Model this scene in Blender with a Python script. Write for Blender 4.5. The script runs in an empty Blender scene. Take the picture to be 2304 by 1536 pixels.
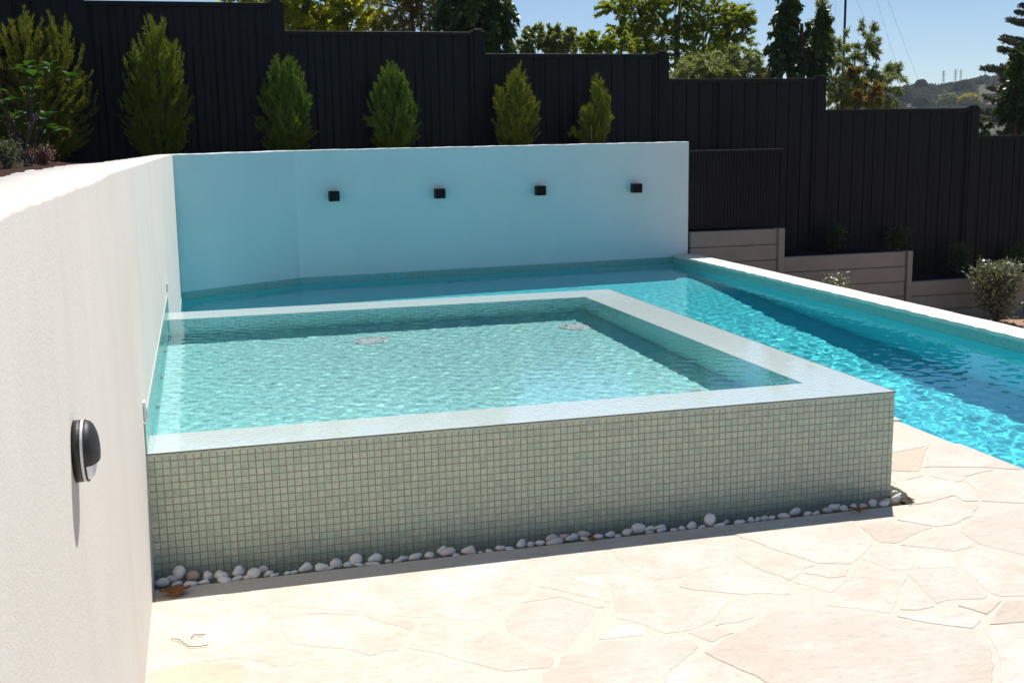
import bpy, bmesh, math, random
import numpy as np
from mathutils import Vector, Matrix, Quaternion
# ------------------------------------------------------------------ camera, sky, sun, exposure
SC = bpy.context.scene
COL = SC.collection
CAM = np.array([.2095, -4.1578, 1.5486]); FPX = 2600.4
YAW, PITCH, ROLL = .2675, -.1778, -.0163
def _basis():
    cy, sy, cp, sp = math.cos(YAW), math.sin(YAW), math.cos(PITCH), math.sin(PITCH)
    F = np.array([sy*cp, cy*cp, sp]); r = np.array([cy, -sy, 0.]); u = np.cross(r, F)
    c, s = math.cos(ROLL), math.sin(ROLL)
    return F, c*r+s*u, -s*r+c*u
CF, CR, CU = _basis()
def at(u, v, axis, val):
    """photo point (2304x1536) -> the 3D point where its ray meets a world plane"""
    d = CF + CR*(u-1152)/FPX - CU*(v-768)/FPX
    return CAM + d*(val-CAM[axis])/d[axis]
cd = bpy.data.cameras.new('camera'); cam = bpy.data.objects.new('camera', cd); COL.objects.link(cam)
cd.sensor_width = 36; cd.lens = FPX*36/2304; cd.clip_start = .05; cd.clip_end = 4000
cam.matrix_world = Matrix(((CR[0], CU[0], -CF[0], CAM[0]), (CR[1], CU[1], -CF[1], CAM[1]), (CR[2], CU[2], -CF[2], CAM[2]), (0, 0, 0, 1)))
SC.camera = cam
SUN = Vector((.270, .451, .851)).normalized()
w = bpy.data.worlds.new('World'); SC.world = w; w.use_nodes = True
nt = w.node_tree; nt.nodes.clear()
o_ = nt.nodes.new('ShaderNodeOutputWorld'); b_ = nt.nodes.new('ShaderNodeBackground'); s_ = nt.nodes.new('ShaderNodeTexSky')
s_.sky_type = 'NISHITA'; s_.sun_disc = False; s_.sun_elevation = math.asin(SUN.z); s_.sun_rotation = math.atan2(SUN.x, SUN.y)
s_.altitude = 2200; s_.air_density = 1.0; s_.dust_density = .0; s_.ozone_density = 3.5
b_.inputs['Strength'].default_value = .089
nt.links.new(s_.outputs[0], b_.inputs[0]); nt.links.new(b_.outputs[0], o_.inputs[0])
ld = bpy.data.lights.new('sun', 'SUN'); ld.energy = 5.0; ld.angle = math.radians(.53); ld.color = (1, .965, .92)
sun = bpy.data.objects.new('sun', ld); COL.objects.link(sun); sun.rotation_euler = SUN.to_track_quat('Z', 'Y').to_euler(); sun.location = (0, 0, 30)
ld.cycles.is_caustics_light = True
SC.view_settings.view_transform = 'Standard'; SC.view_settings.look = 'None'; SC.view_settings.exposure = .13; SC.view_settings.gamma = 1
SC.view_settings.use_curve_mapping = False
cy_ = SC.cycles
cy_.use_denoising = True; cy_.max_bounces = 14; cy_.diffuse_bounces = 6; cy_.glossy_bounces = 4; cy_.transmission_bounces = 8; cy_.transparent_max_bounces = 16
cy_.caustics_reflective = False; cy_.caustics_refractive = True; cy_.blur_glossy = .3; cy_.sample_clamp_indirect = 6
try: cy_.denoising_prefilter = 'ACCURATE'
except Exception: pass
RNG = np.random.default_rng(7); random.seed(7)
# ------------------------------------------------------------------ helpers
def tag(o, label=None, cat=None, group=None, kind=None):
    for k, v in (('label', label), ('category', cat), ('group', group), ('kind', kind)):
        if v: o[k] = v
    return o
def link(name, me, mat=None, parent=None, smooth=False):
    if mat and not me.materials: me.materials.append(mat)
    if smooth: me.polygons.foreach_set('use_smooth', [True]*len(me.polygons))
    o = bpy.data.objects.new(name, me); COL.objects.link(o)
    if parent is not None: o.parent = parent
    return o
def empty(name, loc=(0, 0, 0), rz=0):
    o = bpy.data.objects.new(name, None); COL.objects.link(o); o.location = loc; o.rotation_euler = (0, 0, rz); o.empty_display_size = .1
    return o
class MB:
    """collects pieces of ONE part"""
    def __init__(s): s.v = []; s.f = []
    def add(s, v, f):
        n = len(s.v); s.v += [tuple(p) for p in v]; s.f += [tuple(i+n for i in q) for q in f]; return s
    def box(s, lo, hi, ch=0):
        (a, b, c), (d, e, g) = lo, hi
        if not ch:
            v = [(x, y, z) for x in (a, d) for y in (b, e) for z in (c, g)]
            return s.add(v, [(0, 1, 3, 2), (4, 6, 7, 5), (0, 4, 5, 1), (2, 3, 7, 6), (0, 2, 6, 4), (1, 5, 7, 3)])
        # chamfered box
        bm = bmesh.new(); bmesh.ops.create_cube(bm, size=1)
        for q in bm.verts: q.co = Vector(((a+d)/2+q.co.x*(d-a), (b+e)/2+q.co.y*(e-b), (c+g)/2+q.co.z*(g-c)))
        bmesh.ops.bevel(bm, geom=list(bm.edges), offset=ch, segments=1, affect='EDGES')
        bm.verts.index_update(); v = [q.co[:] for q in bm.verts]; f = [[q.index for q in p.verts] for p in bm.faces]; bm.free()
        return s.add(v, f)
    def tube(s, pts, rad, n=6, cap=True):
        pts = [Vector(p) for p in pts]; rad = rad if hasattr(rad, '__len__') else [rad]*len(pts)
        v = []; f = []
        ref = Vector((.31, .17, .93))
        for i, p in enumerate(pts):
            t = (pts[min(i+1, len(pts)-1)]-pts[max(i-1, 0)]).normalized()
            a = t.cross(ref); a = a.normalized() if a.length > 1e-4 else Vector((1, 0, 0)); b = t.cross(a)
            for k in range(n):
                th = 2*math.pi*k/n; v.append(p+(a*math.cos(th)+b*math.sin(th))*rad[i])
        for i in range(len(pts)-1):
            for k in range(n): f.append((i*n+k, i*n+(k+1) % n, (i+1)*n+(k+1) % n, (i+1)*n+k))
        if cap: f.append(tuple(range(n))[::-1]); f.append(tuple((len(pts)-1)*n+k for k in range(n)))
        return s.add(v, f)
    def lathe(s, prof, n=32, M=None):
        v = []; f = []
        for r, z in prof:
            for k in range(n): v.append(Vector((r*math.cos(2*math.pi*k/n), r*math.sin(2*math.pi*k/n), z)))
        for i in range(len(prof)-1):
            for k in range(n): f.append((i*n+k, i*n+(k+1) % n, (i+1)*n+(k+1) % n, (i+1)*n+k))
        f.append(tuple(range(n))[::-1]); f.append(tuple((len(prof)-1)*n+k for k in range(n)))
        if M is not None: v = [M @ p for p in v]
        return s.add(v, f)
    def prism(s, poly, z0, z1):
        n = len(poly); v = [(x, y, z0) for x, y in poly]+[(x, y, z1) for x, y in poly]
        return s.add(v, [tuple(range(n))[::-1], tuple(range(n, 2*n))]+[(i, (i+1) % n, n+(i+1) % n, n+i) for i in range(n)])
    def build(s, name, mat, parent=None, smooth=False):
        me = bpy.data.meshes.new(name); me.from_pydata([tuple(p) for p in s.v], [], s.f); me.update()
        return link(name, me, mat, parent, smooth)
def np_mesh(name, V, F, uv=None):
    """fast mesh from numpy arrays, F is (n,3) or (n,4)"""
    me = bpy.data.meshes.new(name); V = np.asarray(V, np.float32); F = np.asarray(F, np.int32); k = F.shape[1]
    me.vertices.add(len(V)); me.vertices.foreach_set('co', V.ravel())
    me.loops.add(F.size); me.loops.foreach_set('vertex_index', F.ravel())
    me.polygons.add(len(F)); me.polygons.foreach_set('loop_start', np.arange(0, F.size, k, dtype=np.int32))
    me.polygons.foreach_set('loop_total', np.full(len(F), k, np.int32))
    if uv is not None:
        l = me.uv_layers.new(name='UVMap'); l.data.foreach_set('uv', np.asarray(uv, np.float32).ravel())
    me.update(calc_edges=True); me.validate(); me.shade_flat(); return me
def copy_tree(o, parent=None):
    c = o.copy(); COL.objects.link(c); c.parent = parent
    for ch in list(o.children): copy_tree(ch, c)
    return c
# ------------------------------------------------------------------ materials
class NT:
    def __init__(s, name):
        s.m = bpy.data.materials.new(name); s.m.use_nodes = True; s.t = s.m.node_tree; s.t.nodes.clear()
        s.out = s.n('ShaderNodeOutputMaterial')
    def n(s, ty, **kw):
        x = s.t.nodes.new(ty)
        for k, v in kw.items():
            if k in x.inputs.keys() if hasattr(x.inputs, 'keys') else False: s.set(x, k, v)
            else: setattr(x, k, v)
        return x
    def set(s, node, key, v):
        if isinstance(v, bpy.types.NodeSocket): s.t.links.new(v, node.inputs[key])
        else: node.inputs[key].default_value = v
    def noise(s, scale, detail=4, rough=.55, vec=None, dist=0):
        x = s.n('ShaderNodeTexNoise'); s.set(x, 'Scale', scale); s.set(x, 'Detail', detail); s.set(x, 'Roughness', rough); s.set(x, 'Distortion', dist)
        if vec is not None: s.set(x, 'Vector', vec)
        return x
    def ramp(s, fac, stops):
        x = s.n('ShaderNodeValToRGB'); e = x.color_ramp.elements
        while len(e) < len(stops): e.new(.5)
        for q, (p, c) in zip(e, stops): q.position = p; q.color = (*c, 1) if len(c) == 3 else c
        s.t.links.new(fac, x.inputs[0]); return x.outputs[0]
    def mix(s, fac, a, b, mode='MIX'):
        x = s.n('ShaderNodeMix', data_type='RGBA', blend_type=mode)
        for i, v in ((0, fac), (6, a), (7, b)):
            if isinstance(v, bpy.types.NodeSocket): s.t.links.new(v, x.inputs[i])
            else: x.inputs[i].default_value = (*v, 1) if isinstance(v, tuple) and len(v) == 3 else v
        return x.outputs[2]
    def math(s, op, a, b=0., c=None):
        x = s.n('ShaderNodeMath', operation=op)
        for i, v in enumerate((a, b, c)):
            if v is None: continue
            if isinstance(v, bpy.types.NodeSocket): s.t.links.new(v, x.inputs[i])
            else: x.inputs[i].default_value = v
        return x.outputs[0]
    def bump(s, h, strength=.3, dist=.01, normal=None):
        x = s.n('ShaderNodeBump'); s.set(x, 'Strength', strength); s.set(x, 'Distance', dist); s.t.links.new(h, x.inputs['Height'])
        if normal is not None: s.t.links.new(normal, x.inputs['Normal'])
        return x.outputs[0]
    def pos(s): return s.n('ShaderNodeNewGeometry').outputs['Position']
    def obj(s): return s.n('ShaderNodeTexCoord').outputs['Object']
    def mapping(s, vec, scale=(1, 1, 1), rot=(0, 0, 0)):
        x = s.n('ShaderNodeMapping'); s.t.links.new(vec, x.inputs[0]); x.inputs['Scale'].default_value = scale; x.inputs['Rotation'].default_value = rot
        return x.outputs[0]
    def bsdf(s, color=(.5, .5, .5), rough=.6, normal=None, spec=.5, **kw):
        p = s.n('ShaderNodeBsdfPrincipled')
        s.set(p, 'Base Color', color if isinstance(color, bpy.types.NodeSocket) else (*color, 1)); s.set(p, 'Roughness', rough); s.set(p, 'Specular IOR Level', spec)
        if normal is not None: s.t.links.new(normal, p.inputs['Normal'])
        for k, v in kw.items(): s.set(p, k.replace('_', ' '), v)
        s.t.links.new(p.outputs[0], s.out.inputs[0]); return p
def plain(name, c, rough=.6, spec=.5, var=.12, scale=8, bump=0, bscale=80, **kw):
    t = NT(name); n = t.noise(scale, 5, vec=t.pos())
    col = t.mix(n.outputs[0], tuple(x*(1-var) for x in c), tuple(min(1, x*(1+var)) for x in c))
    nm = t.bump(t.noise(bscale, 4, vec=t.pos()).outputs[0], .5, bump) if bump else None
    t.bsdf(col, rough, nm, spec, **kw); return t.m
def m_render():
    t = NT('white_render'); P = t.pos()
    big = t.noise(1.3, 5, vec=P); grain = t.noise(260, 3, .6, vec=P); g2 = t.noise(110, 4, .6, vec=P)
    col = t.ramp(big.outputs[0], [(.3, (.70, .64, .565)), (.7, (.755, .70, .625))])
    col = t.mix(t.math('MULTIPLY', g2.outputs[0], .25), col, (.58, .555, .52))
    st = t.noise(2.2, 5, .65, vec=t.mapping(P, (1.5, 1.5, .35)))
    col = t.mix(t.ramp(st.outputs[0], [(.52, (0, 0, 0)), (.78, (.28, .28, .28))]), col, (.56, .52, .46))
    h = t.math('ADD', t.math('MULTIPLY', grain.outputs[0], .7), g2.outputs[0])
    t.bsdf(col, .9, t.bump(h, .45, .0022), .2); return t.m
def m_tile(wet=0., name='mosaic_tile', tint=(1, 1, 1), gloss=.18):
    t = NT(name); P = t.pos(); uv = t.n('ShaderNodeUVMap').outputs[0]
    sx = t.n('ShaderNodeSeparateXYZ'); t.t.links.new(uv, sx.inputs[0])
    ax = t.math('ABSOLUTE', t.math('SUBTRACT', sx.outputs[0], .5)); ay = t.math('ABSOLUTE', t.math('SUBTRACT', sx.outputs[1], .5))
    edge = t.math('MAXIMUM', ax, ay)                                  # glaze thins towards each tile's rim
    mott = t.noise(95, 3, .6, vec=P, dist=1.2); cell = t.noise(17, 2, vec=P)
    c = t.ramp(mott.outputs[0], [(.32, (.30, .375, .31)), (.55, (.42, .475, .39)), (.75, (.47, .51, .42))])
    c = t.mix(t.math('MULTIPLY', cell.outputs[0], .35), c, (.33, .40, .355))
    gi = t.n('ShaderNodeNewGeometry').outputs['Random Per Island']; oi = t.n('ShaderNodeObjectInfo').outputs['Random']
    rv = t.math('FRACT', t.math('ADD', gi, t.math('MULTIPLY', oi, 7.31)))
    c = t.mix(1., c, t.ramp(rv, [(0, (1.0, 1.08, 1.04)), (.5, (1.18, 1.22, 1.15)), (.8, (1.28, 1.27, 1.18)), (1, (1.12, 1.2, 1.18))]), 'MULTIPLY')
    rim = t.ramp(edge, [(.36, (0, 0, 0)), (.44, (1, 1, 1))])
    c = t.mix(t.math('MULTIPLY', rim, .7), c, (.51, .52, .44))
    c = t.mix(1., c, tint, 'MULTIPLY')
    nm = t.bump(t.noise(60, 2, vec=P).outputs[0], .12, .002)
    t.bsdf(c, gloss, nm, .5); return t.m
def m_ledge(name='wet_ledge_tile', k=1.):
    t = NT(name); P = t.pos(); mott = t.noise(95, 3, .6, vec=P, dist=1.2)
    c = t.ramp(mott.outputs[0], [(.32, (.62, .75, .735)), (.7, (.69, .81, .785))])
    nm = t.bump(t.noise(14, 3, vec=P).outputs[0], .25, .003)
    c = t.mix(1., c, (k, k*.97, k*.93), 'MULTIPLY')
    t.bsdf(c, .35, None, .5, Coat_Weight=1., Coat_Roughness=.04, Coat_IOR=1.33)
    p = [n for n in t.t.nodes if n.type == 'BSDF_PRINCIPLED'][0]; t.t.links.new(nm, p.inputs['Coat Normal']); return t.m
def m_water(name, tint):
    t = NT(name); g = t.n('ShaderNodeBsdfGlass')
    g.inputs['Color'].default_value = (*tint, 1); g.inputs['Roughness'].default_value = 0; g.inputs['IOR'].default_value = 1.333
    t.t.links.new(g.outputs[0], t.out.inputs[0]); return t.m
def m_stone():
    t = NT('limestone_flag'); P = t.pos(); rnd = t.n('ShaderNodeObjectInfo').outputs['Random']
    base = t.ramp(rnd, [(0, (.72, .64, .52)), (.3, (.80, .735, .63)), (.62, (.815, .76, .665)), (.85, (.735, .665, .565)), (1, (.735, .60, .42))])
    n1 = t.noise(3.2, 6, .6, vec=P); n2 = t.noise(22, 5, .65, vec=t.mapping(P, (1, 1.9, 1), (0, 0, .5)))
    c = t.mix(t.ramp(n1.outputs[0], [(.38, (0, 0, 0)), (.68, (.8, .8, .8))]), base, (.60, .49, .385))
    c = t.mix(t.ramp(n2.outputs[0], [(.5, (0, 0, 0)), (.72, (.6, .6, .6))]), c, (.52, .435, .355))
    c = t.mix(t.ramp(n2.outputs[0], [(.22, (.4, .4, .4)), (.42, (0, 0, 0))]), c, (.80, .76, .69))
    n3 = t.noise(120, 4, .7, vec=t.mapping(P, (1, 1.6, 1), (0, 0, .5))); n4 = t.noise(7, 6, .7, vec=t.mapping(P, (1, 2.6, 1), (0, 0, .5)), dist=.6)
    c = t.mix(t.ramp(n4.outputs[0], [(.54, (0, 0, 0)), (.70, (.45, .45, .45))]), c, (.545, .45, .35))
    c = t.mix(t.ramp(n3.outputs[0], [(.60, (0, 0, 0)), (.74, (.5, .5, .5))]), c, (.45, .37, .29))
    h = t.math('ADD', t.math('ADD', n2.outputs[0], t.math('MULTIPLY', n4.outputs[0], 1.5)), t.math('MULTIPLY', n1.outputs[0], 2.))
    t.bsdf(c, .78, t.bump(h, .75, .005), .3); return t.m
def m_leaf(name, c0, c1, c2=None, trans=.35, rough=.5, spec=.4):
    t = NT(name); g = t.n('ShaderNodeNewGeometry'); n = t.noise(2.2, 3, vec=g.outputs['Position'])
    c = t.mix(g.outputs['Random Per Island'], c0, c1)
    if c2: c = t.mix(t.ramp(n.outputs[0], [(.42, (0, 0, 0)), (.68, (1, 1, 1))]), c, c2)
    p = t.bsdf(c, rough, None, spec)
    tr = t.n('ShaderNodeBsdfTranslucent'); t.t.links.new(t.mix(1., c, (1.25, 1.3, .6), 'MULTIPLY'), tr.inputs[0])
    mx = t.n('ShaderNodeMixShader'); mx.inputs[0].default_value = trans
    t.t.links.new(p.outputs[0], mx.inputs[1]); t.t.links.new(tr.outputs[0], mx.inputs[2]); t.t.links.new(mx.outputs[0], t.out.inputs[0]); return t.m
def m_fence():
    t = NT('charcoal_fence_steel'); P = t.pos(); rnd = t.n('ShaderNodeObjectInfo').outputs['Random']; n = t.noise(2.5, 5, .65, vec=t.mapping(P, (3, 3, .5)))
    c = t.mix(rnd, (.0025, .0034, .0046), (.005, .006, .0072)); c = t.mix(t.ramp(n.outputs[0], [(.5, (0, 0, 0)), (.8, (.35, .35, .35))]), c, (.012, .0115, .011))
    t.bsdf(c, t.math('ADD', .36, t.math('MULTIPLY', n.outputs[0], .25)), None, .25); return t.m
def m_pebble():
    t = NT('white_pebble_stone'); P = t.pos(); rnd = t.n('ShaderNodeObjectInfo').outputs['Random']; n = t.noise(38, 5, .65, vec=P)
    c = t.ramp(rnd, [(0, (.84, .825, .81)), (.5, (.81, .79, .775)), (.8, (.76, .74, .72)), (.94, (.68, .62, .56)), (1, (.78, .73, .69))])
    c = t.mix(t.ramp(n.outputs[0], [(.5, (0, 0, 0)), (.75, (.4, .4, .4))]), c, (.56, .49, .42))
    t.bsdf(c, .65, t.bump(t.noise(90, 4, vec=P).outputs[0], .5, .003), .3); return t.m
def m_wall_bounce():  # white back wall, cool bounce light off the pool lightened into its base colour
    t = NT('white_wall_bounce_tint'); P = t.pos(); n = t.noise(1.6, 5, .6, vec=t.mapping(P, (1, 1, .6))); g2 = t.noise(130, 3, vec=P)
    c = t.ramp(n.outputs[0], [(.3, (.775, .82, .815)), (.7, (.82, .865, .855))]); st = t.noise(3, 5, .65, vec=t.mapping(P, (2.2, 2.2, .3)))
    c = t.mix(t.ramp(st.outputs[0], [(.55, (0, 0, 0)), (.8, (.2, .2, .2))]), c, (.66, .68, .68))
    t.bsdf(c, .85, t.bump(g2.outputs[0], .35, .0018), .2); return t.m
M = dict(
    wall_bounce=m_wall_bounce(), render=m_render(), tile=m_tile(), tile_pool=m_tile(0, 'waterline_tile', (.62, 1.0, 1.12), .12), tile_deep=m_tile(0, 'submerged_tile', (1.22, 1.80, 2.2), .3), ledge=m_ledge(), ledge_grout=m_ledge('wet_ledge_grout', .93), basin_grout=plain('basin_grout', (.48, .72, .73), .9, .2, .2, 30),
    grout=plain('brown_grout', (.325, .27, .21), .9, .2, .2, 30), grout_pale=plain('pale_grout', (.47, .50, .465), .9, .2, .2, 30), trim=plain('dark_edge_trim', (.16, .15, .14), .5, .4),
    pebble_b=plain('brown_stained_pebble', (.50, .40, .32), .6, .3, .3, 30, .003, 60), pebble_p=plain('pinkish_pebble', (.60, .50, .48), .6, .3, .2, 30, .003, 60), drop=plain('splash_drop', (.75, .9, .92), .05, .5), spa_water=m_water('clear_spa_water', (.90, .985, .985)), pool_water=m_water('clear_pool_water', (.84, .99, .985)),
    plaster=plain('aqua_pool_plaster', (.15, .85, .95), .8, .2, .07, 5), stone=m_stone(), mortar=plain('cream_mortar', (.67, .60, .50), .95, .2, .1, 40, .003, 120),
    coping=plain('limestone_coping', (.80, .725, .62), .8, .3, .06, 20, .003, 40), soil=plain('dark_mulch', (.055, .028, .019), .95, .1, .55, 45, .03, 40),
    bed=plain('dark_soil', (.03, .022, .018), .95, .1, .4, 30, .03, 30), gravel=plain('tan_gravel', (.42, .27, .18), .95, .1, .4, 70, .02, 60),
    pebble=m_pebble(), fence=m_fence(),
    fence_d=plain('black_powdercoat', (.0048, .0052, .006), .5, .25, .1, 3), sleeper=plain('grey_concrete_sleeper', (.315, .29, .245), .9, .2, .18, 6, .004, 90),
    black=plain('black_metal', (.0028, .0028, .0032), .5, .2, .1, 20), charcoal=plain('charcoal_casting', (.035, .032, .030), .5, .4, .15, 60, .001, 300),
    opal=plain('opal_diffuser', (.72, .73, .78), .35, .5, .03), steel=plain('screw_steel', (.45, .42, .36), .35, .5), white=plain('white_plastic', (.78, .79, .80), .4, .5, .03),
    slot=plain('dark_slot', (.02, .03, .03), .8, .2), bark=plain('tree_bark', (.10, .075, .055), .9, .2, .35, 12, .01, 30), wood=plain('weathered_stake', (.16, .13, .10), .9, .2, .3, 20),
    dead=plain('dry_brown_leaf', (.30, .125, .04), .7, .3, .35, 40), twig=plain('dark_twig', (.03, .022, .018), .8, .2), lamp=plain('lamp_glass', (.25, .25, .24), .2, .5),
)
# ------------------------------------------------------------------ ground and setting
H = .455; P_ = .027; W = 111.85*P_; D = 3.491; W1, W2, W3 = .2723, .2817, .313
WZ = -.105                                   # pool water level
def wallx(y): return .0068*y
g = MB(); R_ = 900
gv = [(-R_, -R_, -3.2), (R_, -R_, -3.2), (R_, R_, -3.2), (-R_, R_, -3.2)]
tag(g.add(gv, [(0, 1, 2, 3)]).build('ground', plain('dry_grass_ground', (.13, .12, .06), .95, .1, .35, .4)), kind='structure')
# corners of the rendered wall's pool-side face
A0 = (wallx(-5.2), -5.2); A1 = (wallx(8.33), 8.33); A2 = (1.354, 9.117); A3 = (2.487, 9.201); A4 = (6.30, 9.483)
# ---- raised garden bed behind the wall (soil follows a gentle uneven surface)
def bed_grid(name, x0, x1, y0, y1, n, m, zf, mat):
    xs = np.linspace(x0, x1, n); ys = np.linspace(y0, y1, m); X, Y = np.meshgrid(xs, ys); Z = zf(X, Y)
    V = np.stack([X, Y, Z], -1).reshape(-1, 3); i = np.arange(n*m).reshape(m, n)
    Fq = np.stack([i[:-1, :-1], i[:-1, 1:], i[1:, 1:], i[1:, :-1]], -1).reshape(-1, 4)
    return link(name, np_mesh(name, V, Fq), mat, None, True)
def lump(X, Y, a=.012):
    return a*(np.sin(X*9.1+Y*3.3)+np.sin(X*4.7-Y*8.2+1)+np.sin(X*17+Y*13.7+2)*.6+np.sin(X*31-Y*27)*.4)
# one mulch sheet, cut to the wall's outline by its polygons below (kept behind the wall's back edge)
bedA = bed_grid('mulch_bed', -4.5, -.10, -5, 10.44, 90, 300, lambda X, Y: 1.27+lump(X, Y)+.13*np.clip((3.6-Y)/1.6, 0, 1)+np.clip(-.55-X, 0, 1)*.05, M['soil'])
tag(bedA, kind='structure')
bedB = bed_grid('mulch_bed', -.10, 6.25, 9.56, 10.44, 160, 24, lambda X, Y: 1.33+lump(X, Y), M['soil'])
tag(bedB, kind='structure')
c_ = MB(); c_.add([(-.10, 8.40, 1.34), (1.33, 9.28, 1.34), (2.4, 9.36, 1.34), (2.4, 9.57, 1.335), (-.10, 9.57, 1.345)], [(0, 1, 2, 3, 4)])
tag(c_.build('mulch_bed', M['soil']), kind='structure')
# ---- white rendered wall
wall = empty('garden_wall', (0, 0, 0)); tag(wall, 'white textured rendered retaining wall curving behind the spa and pool', 'wall')
ZT = np.array([(-5.2, 1.457), (-2.615, 1.459), (-2.465, 1.460), (-2.379, 1.461), (-2.2, 1.458), (-2.031, 1.458), (-1.831, 1.456), (-1.623, 1.457), (-1.332, 1.453), (-1.075, 1.454), (-.727, 1.458), (-.341, 1.457), (.252, 1.451), (1.326, 1.444), (3.614, 1.431), (8.422, 1.395)])
XB = np.array([(-5.2, .285), (-.7, .29), (.2, .315), (.9, .335), (1.5, .335), (1.75, .285), (2.0, .25), (2.8, .235), (4, .20), (8.4, .17)])
def wall_left():
    ys = np.concatenate([np.arange(-5.2, 8.33, .035), [8.33]]); n = len(ys)
    zt = np.interp(ys, ZT[:, 0], ZT[:, 1])+.0012*np.sin(ys*37)+.0008*np.sin(ys*83+1)
    tb = np.interp(ys, XB[:, 0], XB[:, 1])+.008*np.sin(ys*13)+.005*np.sin(ys*41+2)+.004*np.sin(ys*71)
    xf = wallx(ys); rows = []
    prof = [(0, -.6, 0), (0, -.007, 1), (-.0022, -.0022, 1), (-.007, 0, 1)]      # front foot, rounded front arris
    for dx, dz, k in prof: rows.append(np.stack([xf+dx, ys, zt+dz if k else np.full(n, dz)], -1))
    rows.append(np.stack([xf-tb*.5, ys, zt+.003*np.sin(ys*5.1)], -1))
    rows.append(np.stack([xf-tb+.01, ys, zt-.003], -1)); rows.append(np.stack([xf-tb, ys, zt-.02], -1)); rows.append(np.stack([xf-tb, ys, np.full(n, -.6)], -1))
    V = np.concatenate(rows); m = len(rows); i = np.arange(n*m).reshape(m, n)
    F = np.stack([i[:-1, :-1], i[:-1, 1:], i[1:, 1:], i[1:, :-1]], -1).reshape(-1, 4)
    me = np_mesh('wall_section', V, F); return link('wall_section', me, M['render'], wall, True)
wl = wall_left()
def wall_line(pts, zs, T, trim_b=0., trim_a=0.):
    pts = [np.array(p, float) for p in pts]; P2 = []; N2 = []; Z2 = []
    for k in range(len(pts)-1):
        a, b = pts[k], pts[k+1]; L = np.linalg.norm(b-a); d = (b-a)/L; nr = np.array([-d[1], d[0]])
        s0 = trim_a if k == 0 else 0; s1 = L-(trim_b if k == len(pts)-2 else 0)
        for s in np.linspace(s0, s1, max(6, int(L/.05))):
            nn_ = nr
            if s == 0 and k > 0 : continue
            if s == s1 and k < len(pts)-2:
                d2 = pts[k+2]-pts[k+1]; d2 = d2/np.linalg.norm(d2); n2 = np.array([-d2[1], d2[0]]); nn_ = (nr+n2); nn_ = nn_/np.dot(nn_, nr)
            P2.append(a+d*s); N2.append(nn_); Z2.append(zs[k]+(zs[k+1]-zs[k])*s/L)
    base = np.array(P2); nrm = np.array(N2); n = len(base); q = np.arange(n)*.05; zt = np.array(Z2)+.0016*np.sin(q*11)+.001*np.sin(q*37)
    rows = []
    for off, dz, k in ((0, -2.2, 0), (0, -.012, 1), (.004, -.004, 1), (.012, 0, 1), (T-.012, 0, 1), (T, -.012, 1), (T, -2.2, 0)):
        xy = base+nrm*off; rows.append(np.column_stack([xy, zt+dz if k else np.full(n, dz)]))
    V = np.concatenate(rows); m = len(rows); i = np.arange(n*m).reshape(m, n); i = np.vstack([i, i[:1]])
    F = np.stack([i[:-1, :-1], i[:-1, 1:], i[1:, 1:], i[1:, :-1]], -1).reshape(-1, 4)
    me = np_mesh('wall_section', V, F)
    bm = bmesh.new(); bm.from_mesh(me); bmesh.ops.holes_fill(bm, edges=[e for e in bm.edges if e.is_boundary]); bmesh.ops.recalc_face_normals(bm, faces=bm.faces); bm.to_mesh(me); bm.free()
    return link('wall_section', me, M['wall_bounce'], wall, False)
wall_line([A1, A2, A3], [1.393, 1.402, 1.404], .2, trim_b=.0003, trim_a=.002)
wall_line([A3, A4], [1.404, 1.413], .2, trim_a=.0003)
# ---- tile helper: every tile a small bevelled slab, laid on a grout backing
TS = .0251
def tiles(name, org, u, v, nrm, nu, nv, mat, parent, skip=None, lastu=1., lastv=1., th=.0022):
    org, u, v, nrm = (np.array(x, float) for x in (org, u, v, nrm))
    I, J = np.meshgrid(np.arange(nu), np.arange(nv)); I = I.ravel(); J = J.ravel()
    if skip is not None:
        k = ~skip(I, J); I, J = I[k], J[k]
    su = np.where(I == nu-1, lastu, 1.)*P_-(P_-TS); sv = np.where(J == nv-1, lastv, 1.)*P_-(P_-TS)
    jit = RNG.normal(0, .0003, (len(I), 2)); dn = RNG.normal(0, .00018, len(I))
    c0 = org+np.outer(I*P_+(P_-TS)/2+jit[:, 0], u)+np.outer(J*P_+(P_-TS)/2+jit[:, 1], v)+np.outer(dn, nrm)
    b = .0009; V = []
    for e, hgt in ((0, 0.), (b, th)):
        for a, c in ((0, 0), (1, 0), (1, 1), (0, 1)):
            V.append(c0+u*((e+(su-2*e)*a)[:, None])+v*((e+(sv-2*e)*c)[:, None])+nrm*hgt)
    V = np.stack(V, 1).reshape(-1, 3); base = np.arange(len(I))[:, None]*8
    quads = np.array([(4, 5, 6, 7), (0, 1, 5, 4), (1, 2, 6, 5), (2, 3, 7, 6), (3, 0, 4, 7)])
    F = (base[:, None]+quads[None]).reshape(-1, 4)
    q = np.array([(0, 0), (1, 0), (1, 1), (0, 1), (.06, .06), (.94, .06), (.94, .94), (.06, .94)])
    uv = q[quads].reshape(1, -1, 2).repeat(len(I), 0)
    if np.dot(np.cross(u, v), nrm) < 0: F = F[:, ::-1]; uv = q[quads[:, ::-1]].reshape(1, -1, 2).repeat(len(I), 0)
    o = link(name, np_mesh(name, V, F, uv), mat, parent); o['kind'] = 'stuff'; return o
# ---- raised spa
spa = empty('raised_spa', (W/2, D/2, 0)); tag(spa, 'raised square spa clad in sage green mosaic tiles with overflowing rim', 'spa')
def rel(o): o.location = (-W/2, -D/2, 0); return o
SD = .57; FZ = H-SD
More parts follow.
